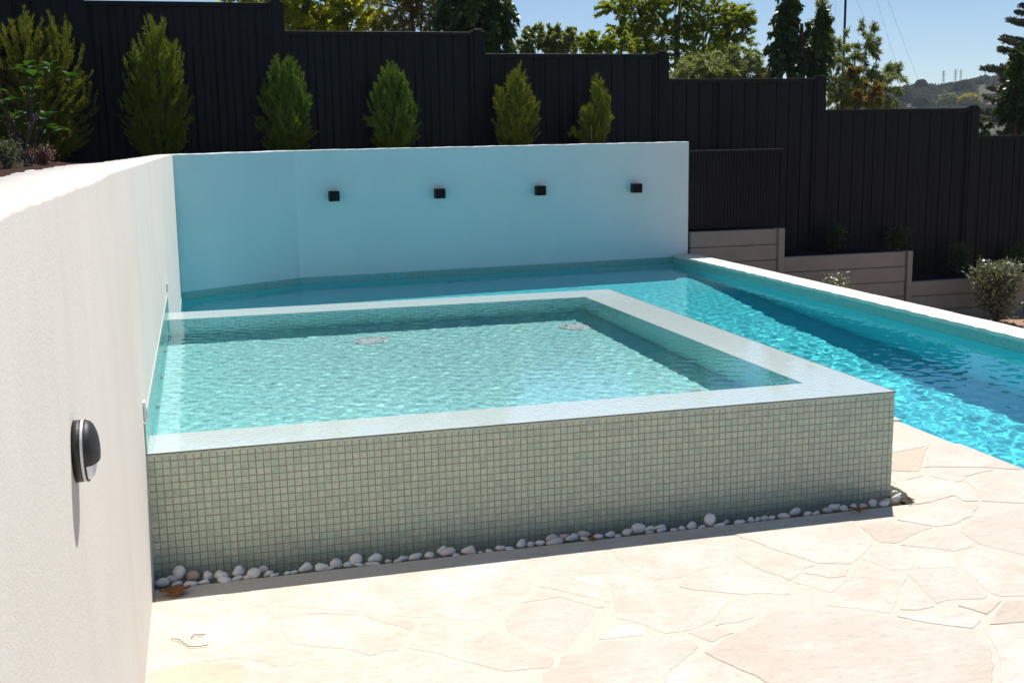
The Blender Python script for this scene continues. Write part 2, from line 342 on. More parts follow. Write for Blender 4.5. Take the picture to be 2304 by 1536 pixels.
# structural shell: outer box with a basin, in grout colour (tiles stand 2 mm proud of it)
e_ = .0022; x0, x1, y0, y1 = -.06, W-e_, e_, D-e_; xi1, yi0, yi1 = W-W2+e_, W1-e_, D-W3+e_; zt = H-e_
sh = MB(); sh.box((x0, y0, -.35), (x1, yi0, zt)); sh.box((x0, yi1, -2.2), (x1, y1, zt)); sh.box((xi1, yi0, -.35), (x1, yi1, zt)); sh.box((x0, yi0, -.35), (xi1, yi1, FZ-e_))
rel(sh.build('shell', M['grout'], spa))
lb = MB(); zl = H-.0007; lb.box((0, .001, zt-.01), (W-.001, W1-.001, zl)); lb.box((0, D-W3+.001, zt-.01), (W-.001, D-.001, zl)); lb.box((W-W2+.001, W1-.001, zt-.01), (W-.001, D-W3+.001, zl))
rel(lb.build('ledge_grout', M['ledge_grout'], spa))
bl = MB(); z5 = FZ-.0018; bl.box((.001, W1-.0016, z5-.01), (W-W2+.0016, D-W3+.0016, z5)); bl.box((.001, W1-.0022, z5), (W-W2, W1-.0012, H-.006)); bl.box((.001, D-W3+.0012, z5), (W-W2, D-W3+.0022, H-.006)); bl.box((W-W2+.0012, W1, z5), (W-W2+.0022, D-W3, H-.006))
rel(bl.build('basin_lining', M['basin_grout'], spa))
NV = 19
ztop = H-.0042
# front face: the nearest 300 tiles singly, the others as one part
tm = MB(); tm.add([(0, 0, 0), (TS, 0, 0), (TS, 0, TS), (0, 0, TS), (.0009, -.0022, .0009), (TS-.0009, -.0022, .0009), (TS-.0009, -.0022, TS-.0009), (.0009, -.0022, TS-.0009)], [(4, 5, 6, 7), (0, 1, 5, 4), (1, 2, 6, 5), (2, 3, 7, 6), (3, 0, 4, 7)])
tme = bpy.data.meshes.new('tile'); tme.from_pydata(tm.v, [], tm.f); tme.update(); l_ = tme.uv_layers.new(name='UVMap')
q_ = [(0, 0), (1, 0), (1, 1), (0, 1), (.06, .06), (.94, .06), (.94, .94), (.06, .94)]
for lp, dl in zip(tme.loops, l_.data): dl.uv = q_[lp.vertex_index]
tme.materials.append(M['tile'])
single = set()
for i in range(0, 17):
    for j in range(0, 18):
        if len(single) >= 300 or (i == 16 and j > 11): continue
        single.add((i, j)); o = link('tile', tme, None, spa)
        o.location = (i*P_+(P_-TS)/2+random.gauss(0, .0003)-W/2, e_+random.gauss(0, .0002)-D/2, ztop-(j+1)*P_+(P_-TS)/2+random.gauss(0, .0003))
sk = lambda I, J: np.array([(a, b) in single for a, b in zip(I.tolist(), J.tolist())])
rel(tiles('front_tiles', (0, e_, ztop), (1, 0, 0), (0, 0, -1), (0, -1, 0), 112, NV, M['tile'], spa, sk, lastu=.85))
rel(tiles('side_tiles', (W-e_, .0, ztop), (0, 1, 0), (0, 0, -1), (1, 0, 0), 129, NV, M['tile'], spa))
rel(tiles('back_tiles', (0, D-e_, ztop), (1, 0, 0), (0, 0, -1), (0, 1, 0), 112, 50, M['tile_pool'], spa, lastu=.85))
rel(tiles('ledge_tiles', (0, .0, zt), (1, 0, 0), (0, 1, 0), (0, 0, 1), 112, 10, M['ledge'], spa, lastu=.85))
rel(tiles('ledge_tiles', (0, D-W3, zt), (1, 0, 0), (0, 1, 0), (0, 0, 1), 112, 12, M['ledge'], spa, lastu=.85, lastv=.6))
rel(tiles('ledge_tiles', (W-W2, 10*P_, zt), (1, 0, 0), (0, 1, 0), (0, 0, 1), 11, 108, M['ledge'], spa, lastu=.43, lastv=.6))
nrow = 21
rel(tiles('inner_tiles', (0, W1-e_, H-.003), (1, 0, 0), (0, 0, -1), (0, 1, 0), 102, nrow, M['tile_deep'], spa))
rel(tiles('inner_tiles', (0, D-W3+e_, H-.003), (1, 0, 0), (0, 0, -1), (0, -1, 0), 102, nrow, M['tile_deep'], spa))
rel(tiles('inner_tiles', (W-W2+e_, W1, H-.003), (0, 1, 0), (0, 0, -1), (-1, 0, 0), 108, nrow, M['tile_deep'], spa, lastv=.9))
rel(tiles('floor_tiles', (0, W1, FZ-e_), (1, 0, 0), (0, 1, 0), (0, 0, 1), 102, 108, M['tile_deep'], spa))
tr = MB(); tr.box((0, -.0032, H-.0042), (W+.003, .0, H+.0004)); tr.box((W, .0, H-.0042), (W+.003, D, H+.0004)); rel(tr.build('edge_trim', M['trim'], spa))
# tiled splash band on the wall side of the spa
sb = MB(); kx = wallx(D); sb.add([(-.004+wallx(0), 0, H-.6), (-.004+kx, D, H-.6), (.004+kx, D, H-.6), (.004, 0, H-.6), (-.004, 0, H+.112), (-.004+kx, D, H+.112), (.004+kx, D, H+.112), (.004, 0, H+.112)],
    [(0, 3, 2, 1), (4, 5, 6, 7), (0, 1, 5, 4), (2, 3, 7, 6), (0, 4, 7, 3), (1, 2, 6, 5)]); rel(sb.build('splash_backing', M['grout_pale'], spa))
un = np.array([kx, D, 0]); un /= np.linalg.norm(un); nn = np.array([un[1], -un[0], 0])
rel(tiles('splash_tiles', np.array([.0041, 0, H+.110]), un, (0, 0, -1), nn, 129, 4, M['tile_pool'], spa))
rel(tiles('inner_tiles', np.array([.0041, W1, H+.002]), un, (0, 0, -1), nn, 107, nrow, M['tile_deep'], spa))
ck = MB(); ck.add([(.000, 0, H+.112), (kx, D, H+.112), (kx+.003, D, H+.1125), (.003, 0, H+.1125), (0, 0, H+.117), (kx, D, H+.117)], [(0, 3, 2, 1), (3, 4, 5, 2), (0, 4, 3), (1, 2, 5)]); rel(ck.build('sealant_bead', M['render'], spa))
# drains and jets
def drain(x, y):
    t = MB(); t.lathe([(.118, 0), (.118, .005), (.113, .010), (.09, .0135), (.06, .0138), (.001, .014)], 40, Matrix.Translation((x-W/2, y-D/2, FZ)))
    o = t.build('drain_cover', M['white'], spa, True)
    for k in range(18):
        a = 2*math.pi*k/18; s = MB(); s.box((-.0035, -.008, 0), (.0035, .008, .0022))
        s.v = [tuple(Matrix.Translation((x-W/2, y-D/2, FZ+.0125)) @ Matrix.Rotation(a, 4, 'Z') @ Vector((px+.078, py, pz)) if False else Matrix.Translation((x-W/2, y-D/2, FZ+.0125)) @ Matrix.Rotation(a, 4, 'Z') @ Vector((py+.078, px, pz))) for px, py, pz in s.v]
        s.build('slot', M['slot'], o)
def uw(u, v, zs, depth):
    p = at(u, v, 2, zs); d = p-CAM; d /= np.linalg.norm(d); t = d/1.333; tz = math.sqrt(1-t[0]**2-t[1]**2); return p+np.array([t[0], t[1], -tz])*depth/tz
for u, v in ((836, 765), (1298, 734)):
    p = uw(u, v, H, SD); drain(p[0], p[1])
def jet(p, n):
    q = Vector(n).to_track_quat('Z', 'Y').to_matrix().to_4x4(); t = MB(); t.lathe([(.034, 0), (.034, .005), (.026, .011), (.014, .011), (.013, .004), (.001, .004)], 20, Matrix.Translation((p[0]-W/2, p[1]-D/2, p[2])) @ q); t.build('jet_fitting', M['white'], spa, True)
for u, v in ((1407, 768), (1528, 831), (1570, 879)):
    p = uw(u, v, H, SD); jet((p[0], p[1], FZ), (0, 0, 1))
for y, z in ((.46, .18), (.98, .2), (1.6, .19), (2.3, .2), (2.85, .2)): jet((.007+wallx(y), y, H-z), (1, 0, 0))
# ---- swimming pool
PX0, PX1, YE = 3.805, 6.10, -6.5
pool = empty('swimming_pool', (5, 4, 0)); tag(pool, 'long swimming pool with turquoise interior wrapping behind the raised spa', 'pool')
def prel(o): o.location = (-5, -4, 0); return o
def fz(y): return WZ-float(np.interp(y, [3.6, 6., 8.3], [1.45, 1.2, .62]))
pf = MB(); ys_ = [YE-.1, 3.6, 6., 8.3, 9.7]
for a, b in zip(ys_[:-1], ys_[1:]): pf.add([(-.3, a, fz(a)), (6.4, a, fz(a)), (6.4, b, fz(b)), (-.3, b, fz(b))], [(0, 1, 2, 3)])
prel(pf.build('pool_floor', M['plaster'], pool))
outl = [(PX0, D), (PX0, YE), (PX1, YE), (PX1, 9.47), (A3[0], A3[1]-.004), (A2[0], A2[1]-.004), (A1[0]+.004, A1[1]), (wallx(D)+.004, D)]
pw = MB()
for (a, b), (c, d) in zip(outl[:-1], outl[1:]): pw.add([(a, b, -2), (c, d, -2), (c, d, -.028), (a, b, -.028)], [(0, 1, 2, 3)])
pw.add([(W, D, -2), (PX0, D, -2), (PX0, D, -.028), (W, D, -.028)], [(0, 1, 2, 3)])
prel(pw.build('pool_wall', M['plaster'], pool))
def band(a, b, n_in, rows=6):
    a = np.array([*a, -.029]); b = np.array([*b, -.029]); L = np.linalg.norm(b-a); u = (b-a)/L; nn = np.array([*n_in, 0.]); nn /= np.linalg.norm(nn)
    prel(tiles('waterline_tiles', a+nn*.004, u, (0, 0, -1), nn, int(L/P_), rows, M['tile_pool'], pool))
    bk = MB(); h = rows*P_; p = [a, b, b-[0, 0, h], a-[0, 0, h]]; v = [q+nn*.0038 for q in p]+[q-nn*.001 for q in p]
    bk.add(v, [(0, 1, 2, 3), (0, 4, 5, 1), (2, 6, 7, 3), (0, 3, 7, 4), (1, 5, 6, 2)]); prel(bk.build('tile_backing', M['grout_pale'], pool))
def inn(a, b): d = np.array(b)-np.array(a); return (-d[1], d[0])
band((PX1, YE), (PX1, 9.47), (-1, 0))
for a, b in ((A4, A3), (A3, A2), (A2, A1), (A1, (wallx(D), D))):
    band((min(a[0], PX1), a[1] if a[0] < PX1 else 9.468), b, inn(a, b))
band((PX0, D), (PX0, YE), (1, 0))
# coping stones along the outer side
yc = -4.0; k = 0
while yc < 9.45:
    L = .62+.12*math.sin(k*2.3); y2 = min(yc+L, 9.47); n = max(4, int((y2-yc)/.04)); ss = np.linspace(yc+.002, y2-.002, n)
    inner = PX1-.022+.006*np.sin(ss*23+k)+RNG.normal(0, .0045, n); outer = 6.372+.003*np.sin(ss*9)+RNG.normal(0, .0015, n)
    lo = inner+RNG.normal(.004, .004, n); V = []; z = .001*math.sin(k*5)
    for a, b, c in zip(inner, outer, ss): V += [(a, c, z), (b, c, z)]
    for a, b, c in zip(lo, outer, ss): V += [(a, c, -.03), (b, c, -.03)]
    F = []
    for i in range(n-1):
        F += [(2*i, 2*i+1, 2*i+3, 2*i+2), (2*n+2*i, 2*n+2*i+2, 2*n+2*i+3, 2*n+2*i+1), (2*i, 2*i+2, 2*n+2*i+2, 2*n+2*i), (2*i+1, 2*n+2*i+1, 2*n+2*i+3, 2*i+3)]
    F += [(0, 2*n, 2*n+1, 1), (2*n-2, 2*n-1, 4*n-1, 4*n-2)]
    s = MB(); s.add(V, F); prel(s.build('coping_stone', M['coping'], pool)); yc = y2; k += 1
ow = MB(); ow.box((PX1+.006, -4, -1.6), (6.36, 9.46, -.031)); prel(ow.build('outer_wall', M['sleeper'], pool))
# ---- water
def waves(X, Y, comps):
    Z = np.zeros_like(X)
    for a, l, th, ph in comps:
        k = 2*math.pi/l; Z += a*np.sin(k*(X*math.cos(th)+Y*math.sin(th))+ph)
    return Z
def spec(n, l0, l1, slope, seed, main=None, spread=math.pi, pw=.7):
    r = np.random.default_rng(seed); out = []
    for i in range(n):
        l = l0*(l1/l0)**r.random(); th = (main if main is not None else 0)+r.uniform(-spread, spread)
        out.append((slope*(l/l1)**pw*l/(2*math.pi)/math.sqrt(n)*1.4*(.6+.8*r.random()), l, th, r.uniform(0, 6.28)))
    return out
def sheet(name, x0, x1, y0, y1, step, z, comps, mat, keep=None, amp=None):
    nx = int((x1-x0)/step)+1; ny = int((y1-y0)/step)+1; X, Y = np.meshgrid(np.linspace(x0, x1, nx), np.linspace(y0, y1, ny))
    Wv = waves(X, Y, comps)
    if amp is not None: Wv = Wv*amp(X, Y)
    V = np.stack([X, Y, z+Wv], -1).reshape(-1, 3); i = np.arange(nx*ny).reshape(ny, nx)
    F = np.stack([i[:-1, :-1], i[:-1, 1:], i[1:, 1:], i[1:, :-1]], -1).reshape(-1, 4)
    if keep is not None:
        c = V[F].mean(1); F = F[keep(c[:, 0], c[:, 1])]; used = np.unique(F); mp = np.full(len(V), -1); mp[used] = np.arange(len(used)); V = V[used]; F = mp[F]
    o = link(name, np_mesh(name, V, F), mat, None, True); o.cycles.is_caustics_caster = True; return tag(o, kind='structure')
edge = lambda X, Y: np.clip(np.minimum(np.minimum(X-.02, W-W2-X), np.minimum(Y-W1, D-W3-Y))/.06, .12, 1)
sheet('spa_water', .006, W-W2+.004, W1-.004, D-W3+.004,   .0105, H-.0012, spec(56, .028, .11, .019, 3, pw=.4), M['spa_water'], amp=edge)
cp = spec(80, .040, .20, .030, 5, main=.3, spread=2.6, pw=.25)
rough_ = lambda X, Y: .55+.45*np.clip((7.2-Y)/2, 0, 1)
sheet('pool_water', -.02, PX1, -3.5, 9.5, .0145, WZ, cp, M['pool_water'], keep=lambda x, y: (y > D-.03) | (x > PX0-.03), amp=rough_)
for o in COL.objects:
    if o.name.split('.')[0] in ('inner_tiles', 'floor_tiles', 'basin_lining', 'pool_floor', 'pool_wall', 'drain_cover', 'slot', 'jet_fitting', 'shell', 'waterline_tiles'): o.cycles.is_caustics_receiver = True
# ---- patio: mortar bed and crazy-paved flagstones
patio = empty('patio', (2, -2, 0)); tag(patio, kind='structure')
mb = MB(); mb.box((-.02, -7, -.25), (PX0-.015, -.13, -.0013)); mb.box((W+.085, -.13, -.25), (PX0-.015, D, -.0015)); tb = MB(); tb.box((-.02, -.13, -.25), (W+.085, .05, -.05)); tb.build('slot_bed', M['bed'], patio).location = (-2, 2, 0)
o = mb.build('mortar_bed', M['mortar'], patio); o.location = (-2, 2, 0)
Z6 = lambda x, y: (330+x/3.291, 1330+y/3.291); Z7 = lambda x, y: (1000+x/3.291, 1200+y/3.291); Z8 = lambda x, y: (1500+x/2.866, 1000+y/2.866)
def pg(fn, s): n = list(map(float, s.split())); return [fn(a, b) for a, b in zip(n[::2], n[1::2])]
ST = [(pg(Z6, s), t) for s, t in (
 ('40 95 90 -10 300 -40 470 -60 640 55 700 100 850 130 890 195 915 220 850 285 700 405 570 505 400 525 100 550 30 470', 0),
 ('-10 595 300 535 560 515 690 520 765 572 765 622 700 700 660 820 -10 820', 2),
 ('850 295 930 265 1000 355 1040 395 1210 425 1260 465 1330 500 1100 545 960 560 860 525 690 492 590 498 700 412', 0),
 ('945 250 1000 213 1150 175 1580 168 1640 198 1870 275 1945 302 1925 370 1860 430 1650 478 1500 428 1210 408 1060 382', 0),
 ('870 135 1560 162 1150 168 1000 205 935 195', 1), ('1600 180 1900 197 2000 222 1985 270 1955 288 1870 258 1740 232', 1),
 ('1650 525 1850 485 1920 445 2180 478 2330 520 2450 600 2560 700 2600 900 1590 900', 1), ('1105 565 1300 510 1630 505 1600 640 1570 900 1080 900 1090 640', 1), ('790 560 900 605 1085 565 1090 625 1060 900 690 900 775 650', 1))]
ST += [([(560, 1329), (575, 1318), (700, 1310), (900, 1288), (1166, 1246), (1196, 1278), (1203, 1320), (1158, 1356), (1104, 1381), (1086, 1396), (1000, 1391), (930, 1389), (813, 1376), (567, 1362), (552, 1352)], 0),
 ([(948, 1400), (1000, 1397), (1079, 1404), (1121, 1419), (1247, 1469), (1241, 1501), (1137, 1510), (1061, 1491), (1000, 1475), (992, 1470), (974, 1467), (918, 1458), (937, 1421)], 0)]
ST += [(pg(Z7, s), t) for s, t in (
 ('435 650 545 530 850 482 1130 562 1055 700 965 790 915 860 820 870 700 828 455 722', 1), ('565 515 690 425 850 445 1130 522 1195 537 1140 552 860 470', 1), ('700 395 775 325 895 325 1185 432 1235 512 1000 458 765 402', 0),
 ('915 322 1180 313 1192 418 1130 398', 3), ('600 150 1160 60 1210 130 1270 285 1040 297 755 312 665 240 630 195', 0), ('1185 60 2080 -35 2100 100 2110 200 1950 252 1750 325 1570 345 1490 305 1340 235 1280 190', 0),
 ('1305 305 1560 365 1740 425 2040 475 2105 505 2055 560 2005 640 1830 715 1640 740 1480 675 1275 625 1255 520 1235 430 1220 300', 0),
 ('1070 870 1140 795 1480 775 1640 760 1795 750 1890 830 1680 1010 1640 1100 1640 1300 700 1300 725 1025 840 985 860 905', 1), ('1140 783 1330 668 1475 692 1478 752', 3), ('1805 737 1980 693 2145 730 2000 800 1960 797', 1), ('2025 620 2065 572 2130 530 2300 565 2300 618 2200 652 2005 682', 0))]
ST += [([(1526, 1319), (1542, 1297), (1643, 1264), (1651, 1258), (1777, 1311), (1779, 1336), (1675, 1337), (1562, 1327)], 0)]
ST += [(pg(Z8, s), t) for s, t in (
 ('395 540 1190 445 1235 535 1335 640 1240 735 1195 768 980 765 800 710 640 655 475 600', 0), ('440 625 630 662 845 737 960 775 868 828 800 876 560 785 435 715', 0), ('885 828 893 793 1000 780 1175 788 1165 845 1060 860', 0),
 ('825 893 870 842 1060 878 1165 862 1100 935 1060 955 900 905', 0), ('1030 1035 1090 945 1250 765 1450 820 1555 862 1495 930 1495 990 1450 1085', 0), ('1255 738 1370 655 1500 660 1690 675 1855 705 1875 787 1460 810', 0),
 ('1505 648 1560 615 1855 570 1985 640 1975 657 1860 686 1700 666', 0), ('1545 832 1875 806 2075 970 2055 992 1800 1006 1745 1025 1630 915', 1), ('1895 725 1980 668 2300 785 2420 830 2420 975 2160 980 2085 955 1905 800', 0),
 ('1505 1065 1543 963 1640 955 1735 1042 1620 1067', 0), ('1485 1108 1870 1065 2035 1130 1980 1185 1800 1165', 3), ('355 1255 565 1155 700 1065 1140 1070 1450 1110 1800 1190 1965 1200 2085 1290 2122 1420 2090 1640 900 1640 480 1455 240 1338', 1),
 ('1240 525 1440 480 1460 505 1715 532 1600 577 1480 635 1375 628', 1), ('1485 487 1640 425 1840 345 1930 386 2015 388 1985 457 1880 507 1740 527', 0), ('1905 522 2000 470 2300 405 2420 425 2420 740 2200 686 2005 638 1890 562', 1),
 ('1925 232 2105 172 2300 158 2440 190 2440 385 2035 365 1985 288', 0), ('1690 200 1725 165 2105 163 1928 208 1915 233 1850 243', 1), ('1450 60 1685 15 1648 138 1630 172 1450 168', 2), ('1705 0 1895 -8 2120 80 2330 160 2110 150 1730 142 1655 148', 0),
 ('1470 250 1550 235 1650 205 1895 248 1965 292 2015 362 1920 366 1850 327 1640 347 1560 372 1460 290', 0), ('2055 1202 2085 1173 2300 1153 2440 1150 2440 1650 2130 1650 2145 1420 2105 1290', 0), ('1875 1038 2070 1008 2155 1003 2115 1058 2070 1095', 0), ('2125 1068 2180 1005 2300 998 2440 990 2440 1140 2085 1160', 1),
 ('-10 1485 230 1350 475 1465 555 1540 560 1700 -60 1700', 0), ('1360 170 1440 175 1640 185 1660 200 1550 228 1440 245 1350 250', 0), ('1330 20 1430 -20 1690 0 1685 10 1450 55 1330 80', 0))]
def flag(poly, tone, i):
    pts = [Vector(p[:2]) for p in poly]
    a = sum(p.x*q.y-q.x*p.y for p, q in zip(pts, pts[1:]+pts[:1]))
    if a < 0: pts.reverse()
    # ragged broken edges
    out = []; rr = random.Random(i)
    for p, q in zip(pts, pts[1:]+pts[:1]):
        L = (q-p).length; n = max(1, int(L/.045)); nr = Vector((-(q-p).y, (q-p).x)).normalized() if L > 1e-6 else Vector((0, 0))
        for k in range(n):
            t = k/n; out.append(p.lerp(q, t)+nr*(rr.gauss(.003, .0035) if k else .003))
    n = len(out); z = .001*rr.random()+i*.00004-.0012; ax, ay = rr.gauss(0, .0006), rr.gauss(0, .0006); c = sum(out, Vector((0, 0)))/n
    if min((p-c).length for p in out) < .02: pass
    def zz(p): return z+ax*(p.x-c.x)+ay*(p.y-c.y)
    V = []; bv = .002
    for k, p in enumerate(out):
        d = (out[(k+1) % n]-out[k-1]); nr = Vector((-d.y, d.x)).normalized(); q = p+nr*bv
        V += [(q.x-2, q.y+2, zz(q)), (p.x-2, p.y+2, zz(p)-.0014), (p.x-2, p.y+2, -.03)]
    F = [tuple(3*k for k in range(n))]
    for k in range(n):
        j = (k+1) % n; F += [(3*k+1, 3*j+1, 3*j, 3*k), (3*k+2, 3*j+2, 3*j+1, 3*k+1)]
    s = MB(); s.add(V, F); o = s.build('flagstone', M['stone_'+str(tone)], patio); return o
def m_stone_t(name, stops):
    t = M['stone'].copy(); t.name = name
    for n in t.node_tree.nodes:
        if n.type == 'VALTORGB' and len(n.color_ramp.elements) == 5:
            for e, c in zip(n.color_ramp.elements, stops): e.color = (*c, 1)
    return t
M['stone_0'] = m_stone_t('pale_limestone', [(0.697, 0.655, 0.562), (0.715, 0.678, 0.589), (0.732, 0.705, 0.624), (0.697, 0.669, 0.589), (0.707, 0.651, 0.544)])
M['stone_1'] = m_stone_t('pinkish_limestone', [(0.645, 0.584, 0.500), (0.672, 0.624, 0.536), (0.654, 0.607, 0.526), (0.637, 0.589, 0.508), (0.680, 0.633, 0.536)])
M['stone_2'] = m_stone_t('honey_limestone', [(0.645, 0.544, 0.401), (0.663, 0.571, 0.437), (0.637, 0.544, 0.411), (0.680, 0.589, 0.446), (0.663, 0.562, 0.420)])
M['stone_3'] = m_stone_t('white_limestone', [(0.750, 0.741, 0.687), (0.758, 0.749, 0.695), (0.750, 0.741, 0.678), (0.758, 0.749, 0.695), (0.750, 0.731, 0.669)])
traced = []
for i, (px, tone) in enumerate(ST):
    poly = []
    for u, v in px:
        p = at(u, v, 2, 0); x, y = p[0], p[1]
        if x < W+.10: y = min(y, -.138)
        if y > -.138: x = max(x, W+.095)
        poly.append((min(max(x, .004), PX0+.008), y))
    traced.append(poly); flag(poly, tone, i)
def inside(p, poly):
    r = False
    for (a, b), (c, d) in zip(poly, poly[1:]+poly[:1]):
        if (b > p[1]) != (d > p[1]) and p[0] < (c-a)*(p[1]-b)/(d-b)+a: r = not r
    return r
# paving beyond the frame: same flags, cut as a cell pattern
def clip(poly, n, d):
    out = []
    for p, q in zip(poly, poly[1:]+poly[:1]):
        a = p[0]*n[0]+p[1]*n[1]-d; b = q[0]*n[0]+q[1]*n[1]-d
        if a <= 0: out.append(p)
        if (a < 0 < b) or (b < 0 < a): t = a/(a-b); out.append((p[0]+(q[0]-p[0])*t, p[1]+(q[1]-p[1])*t))
    return out
seeds = []
for gx in np.arange(.2, 4.0, .55):
    for gy in np.arange(-5.8, 3.6, .55): seeds.append((gx+random.uniform(-.22, .22), gy+random.uniform(-.22, .22)))
FR = [at(u, v, 2, 0)[:2] for u, v in ((330, 1560), (330, 1300), (2020, 1100), (2016, 945), (2330, 1062), (2330, 1560))]
i = 100
for k, s in enumerate(seeds):
    if s[1] > -.16 and s[0] < W+.12: continue
    cell = [(.01, -6), (PX0+.006, -6), (PX0+.006, -.14 if s[1] < -.14 else D), (.01, -.14 if s[1] < -.14 else D)]
    if s[1] > -.14: cell = [(W+.1, -.13), (PX0+.006, -.13), (PX0+.006, D), (W+.1, D)]
    for q in seeds:
        if q is s or abs(q[0]-s[0])+abs(q[1]-s[1]) > 2.4: continue
        n = (q[0]-s[0], q[1]-s[1]); L = math.hypot(*n); n = (n[0]/L, n[1]/L); cell = clip(cell, n, n[0]*(q[0]+s[0])/2+n[1]*(q[1]+s[1])/2-.006)
        if len(cell) < 3: break
    if len(cell) < 3: continue
    c = (sum(p[0] for p in cell)/len(cell), sum(p[1] for p in cell)/len(cell))
    if inside(c, [tuple(p) for p in FR]) or any(inside(p, t) for t in traced for p in cell+[c]): continue
    i += 1; flag(cell, random.choice((0, 0, 1, 1, 3)), i)
# ------------------------------------------------------------------ pebbles in the slot at the foot of the spa
def pebble_mesh(seed):
    r = random.Random(seed); bm = bmesh.new(); bmesh.ops.create_icosphere(bm, subdivisions=2, radius=.5)
    ks = [(Vector((r.gauss(0, 1), r.gauss(0, 1), r.gauss(0, 1))).normalized(), r.uniform(.27, .44)) for _ in range(9)]
    for v in bm.verts:
        for n, d in ks:                                    # facet a few worn sides
            e = v.co.dot(n)-d
            if e > 0: v.co -= n*e*.85
        v.co *= 1+.03*math.sin(v.co.x*9+seed)+.03*math.sin(v.co.y*11+seed*2)
    me = bpy.data.meshes.new('pebble'); bm.to_mesh(me); bm.free(); me.materials.append(M['pebble']); me.polygons.foreach_set('use_smooth', [True]*len(me.polygons)); return me
PM = [pebble_mesh(k) for k in range(10)]
def Q(ox, oy, s, txt): n = list(map(float, txt.split())); return [(ox+n[i]/s, oy+n[i+1]/s, n[i+2]/s, n[i+3]/s) for i in range(0, len(n), 4)]
PB = Q(330, 1150, 3.439, '120 570 110 70 190 548 80 60 255 505 105 118 360 525 95 88 235 582 85 45 340 582 120 58 450 568 95 50 475 525 85 80 580 520 100 98 605 552 100 66 710 490 100 88 700 542 90 40 835 505 120 85 905 470 70 60 940 505 75 50 990 512 80 30 1235 455 120 75 1350 455 110 70 1415 460 100 40 1470 420 105 85 1555 432 75 45 1620 395 95 90 1650 437 80 30 1745 428 120 36 1765 385 100 80 1870 405 60 40 1945 402 70 35 1985 385 90 45 2080 370 105 65 2190 358 80 60 2290 325 90 70 780 535 60 45 1090 500 60 34 1140 492 55 30')
PB += Q(1000, 1080, 3.291, '25 550 110 70 90 572 70 32 185 540 115 75 265 552 35 22 415 520 75 48 490 527 80 38 570 490 80 65 640 493 55 42 710 485 85 42 795 450 90 60 815 474 130 60 885 440 85 60 950 443 120 60 1025 420 100 55 1040 452 70 40 1140 433 75 42 1230 420 85 48 1285 432 50 30 1355 405 85 52 1435 375 110 75 1515 380 80 48 1520 404 70 30 1600 370 105 52 1605 390 80 40 1700 385 60 34 1760 372 55 42 1830 355 80 58 1905 366 60 30 1965 315 95 95 2035 355 90 34 2080 332 65 40 2180 328 90 42 2270 312 60 42 330 545 60 34')
PB += Q(1500, 1000, 2.866, '470 515 75 38 545 500 50 42 585 498 50 30 630 490 55 34 680 488 50 30 755 475 80 38 825 448 75 52 910 460 60 38 965 458 60 34 1035 440 90 38 1080 418 80 52 1145 425 55 48 1200 420 70 42 1330 393 55 50 1400 400 90 42 1425 378 50 34 1475 365 70 60 1470 325 45 40 1490 345 40 36 1265 412 60 36')
NB = len(PB)
UNI = {2: 'tall egg shaped white pebble standing near the wall end of the slot', 3: 'brown stained pebble beside the tall egg shaped one', 0: 'long white pebble touching the white wall, partly under the orange leaf', 16: 'large lone white pebble right of the bare gap in the row', 45: 'pinkish pebble between white ones at the middle of the row', 61: 'tall leaning white pebble standing highest right of the middle', NB-4: 'sunlit white pebble just round the right spa corner', NB-3: 'small sunlit white pebble furthest back at the right spa corner'}
PL = 'white rounded pebble lying in the slot along the foot of the tiled spa'
for k, (u, v, pw_, ph) in enumerate(PB):
    rr = random.Random(k*3+1); p = at(u, v, 2, .0); dist = float(np.dot(p-CAM, CF)); sx, sz = pw_*dist/FPX, ph*dist/FPX*1.02
    zc = sz*.5-.022; p = at(u, v, 2, max(zc, -.012)); dep = min(sx, sz)*rr.uniform(.75, 1.)
    y = min(p[1], -dep*.5-.004) if p[0] < W+.01 else p[1]
    if p[0] > W+.01: p[0] = max(p[0], W+.03)
    o = link('pebble', PM[k % 10]); o.location = (p[0], max(y, -.126), max(zc, -.012)+.010); o.scale = (sx*1.16, dep*1.1, sz*1.2); o.rotation_euler = (rr.uniform(-.2, .2), rr.uniform(-.25, .25), rr.uniform(-.3, .3)+(3.1416 if k % 2 else 0))
    tag(o, UNI.get(k, PL), 'pebble', 'white pebbles along the spa')
    if k in (3, 45): o.data = o.data.copy(); o.data.materials[0] = M['pebble_b' if k == 3 else 'pebble_p']
# ---- dry leaves, twigs, bark scrap
def leaf_scrap(name, u, v, L, wd, rz, curl, label, cat='leaf'):
    p = at(u, v, 2, .01); n = 9; V = []; F = []; rr = random.Random(int(u))
    for i in range(n):
        t = i/(n-1); hw = wd*.5*(math.sin(math.pi*min(1, t*1.05+.02))**.7)*(1+.25*math.sin(t*23+u))
        x = (t-.5)*L; z = .006+curl*((t-.5)**2*4)*L*.35
        V += [(x, -hw, z+.01*math.sin(t*9)), (x, 0, z-.004), (x, hw, z+curl*.3*hw)]
    for i in range(n-1): a = 3*i; F += [(a, a+3, a+4, a+1), (a+1, a+4, a+5, a+2)]
    V += [(x, y, z-.0012) for x, y, z in V]; m = 3*n; F += [tuple(m+i for i in q)[::-1] for q in list(F)]
    s = MB(); s.add(V, F); o = s.build(name, M['dead'], None, True); o.location = (p[0], p[1], p[2]); o.rotation_euler = (0, 0, rz); return tag(o, label, cat)
leaf_scrap('dry_leaf', 394, 1331, .105, .07, .12, .22, 'curled orange brown dead leaf at the white wall end of the pebbles')
leaf_scrap('dry_leaf', 1930, 1147, .085, .03, -.35, .3, 'narrow dark brown dead leaf among the pebbles near the right corner')
leaf_scrap('dry_leaf', 1331, 1214, .03, .022, .4, .5, 'tiny yellow brown leaf scrap between pebbles midway along the spa')
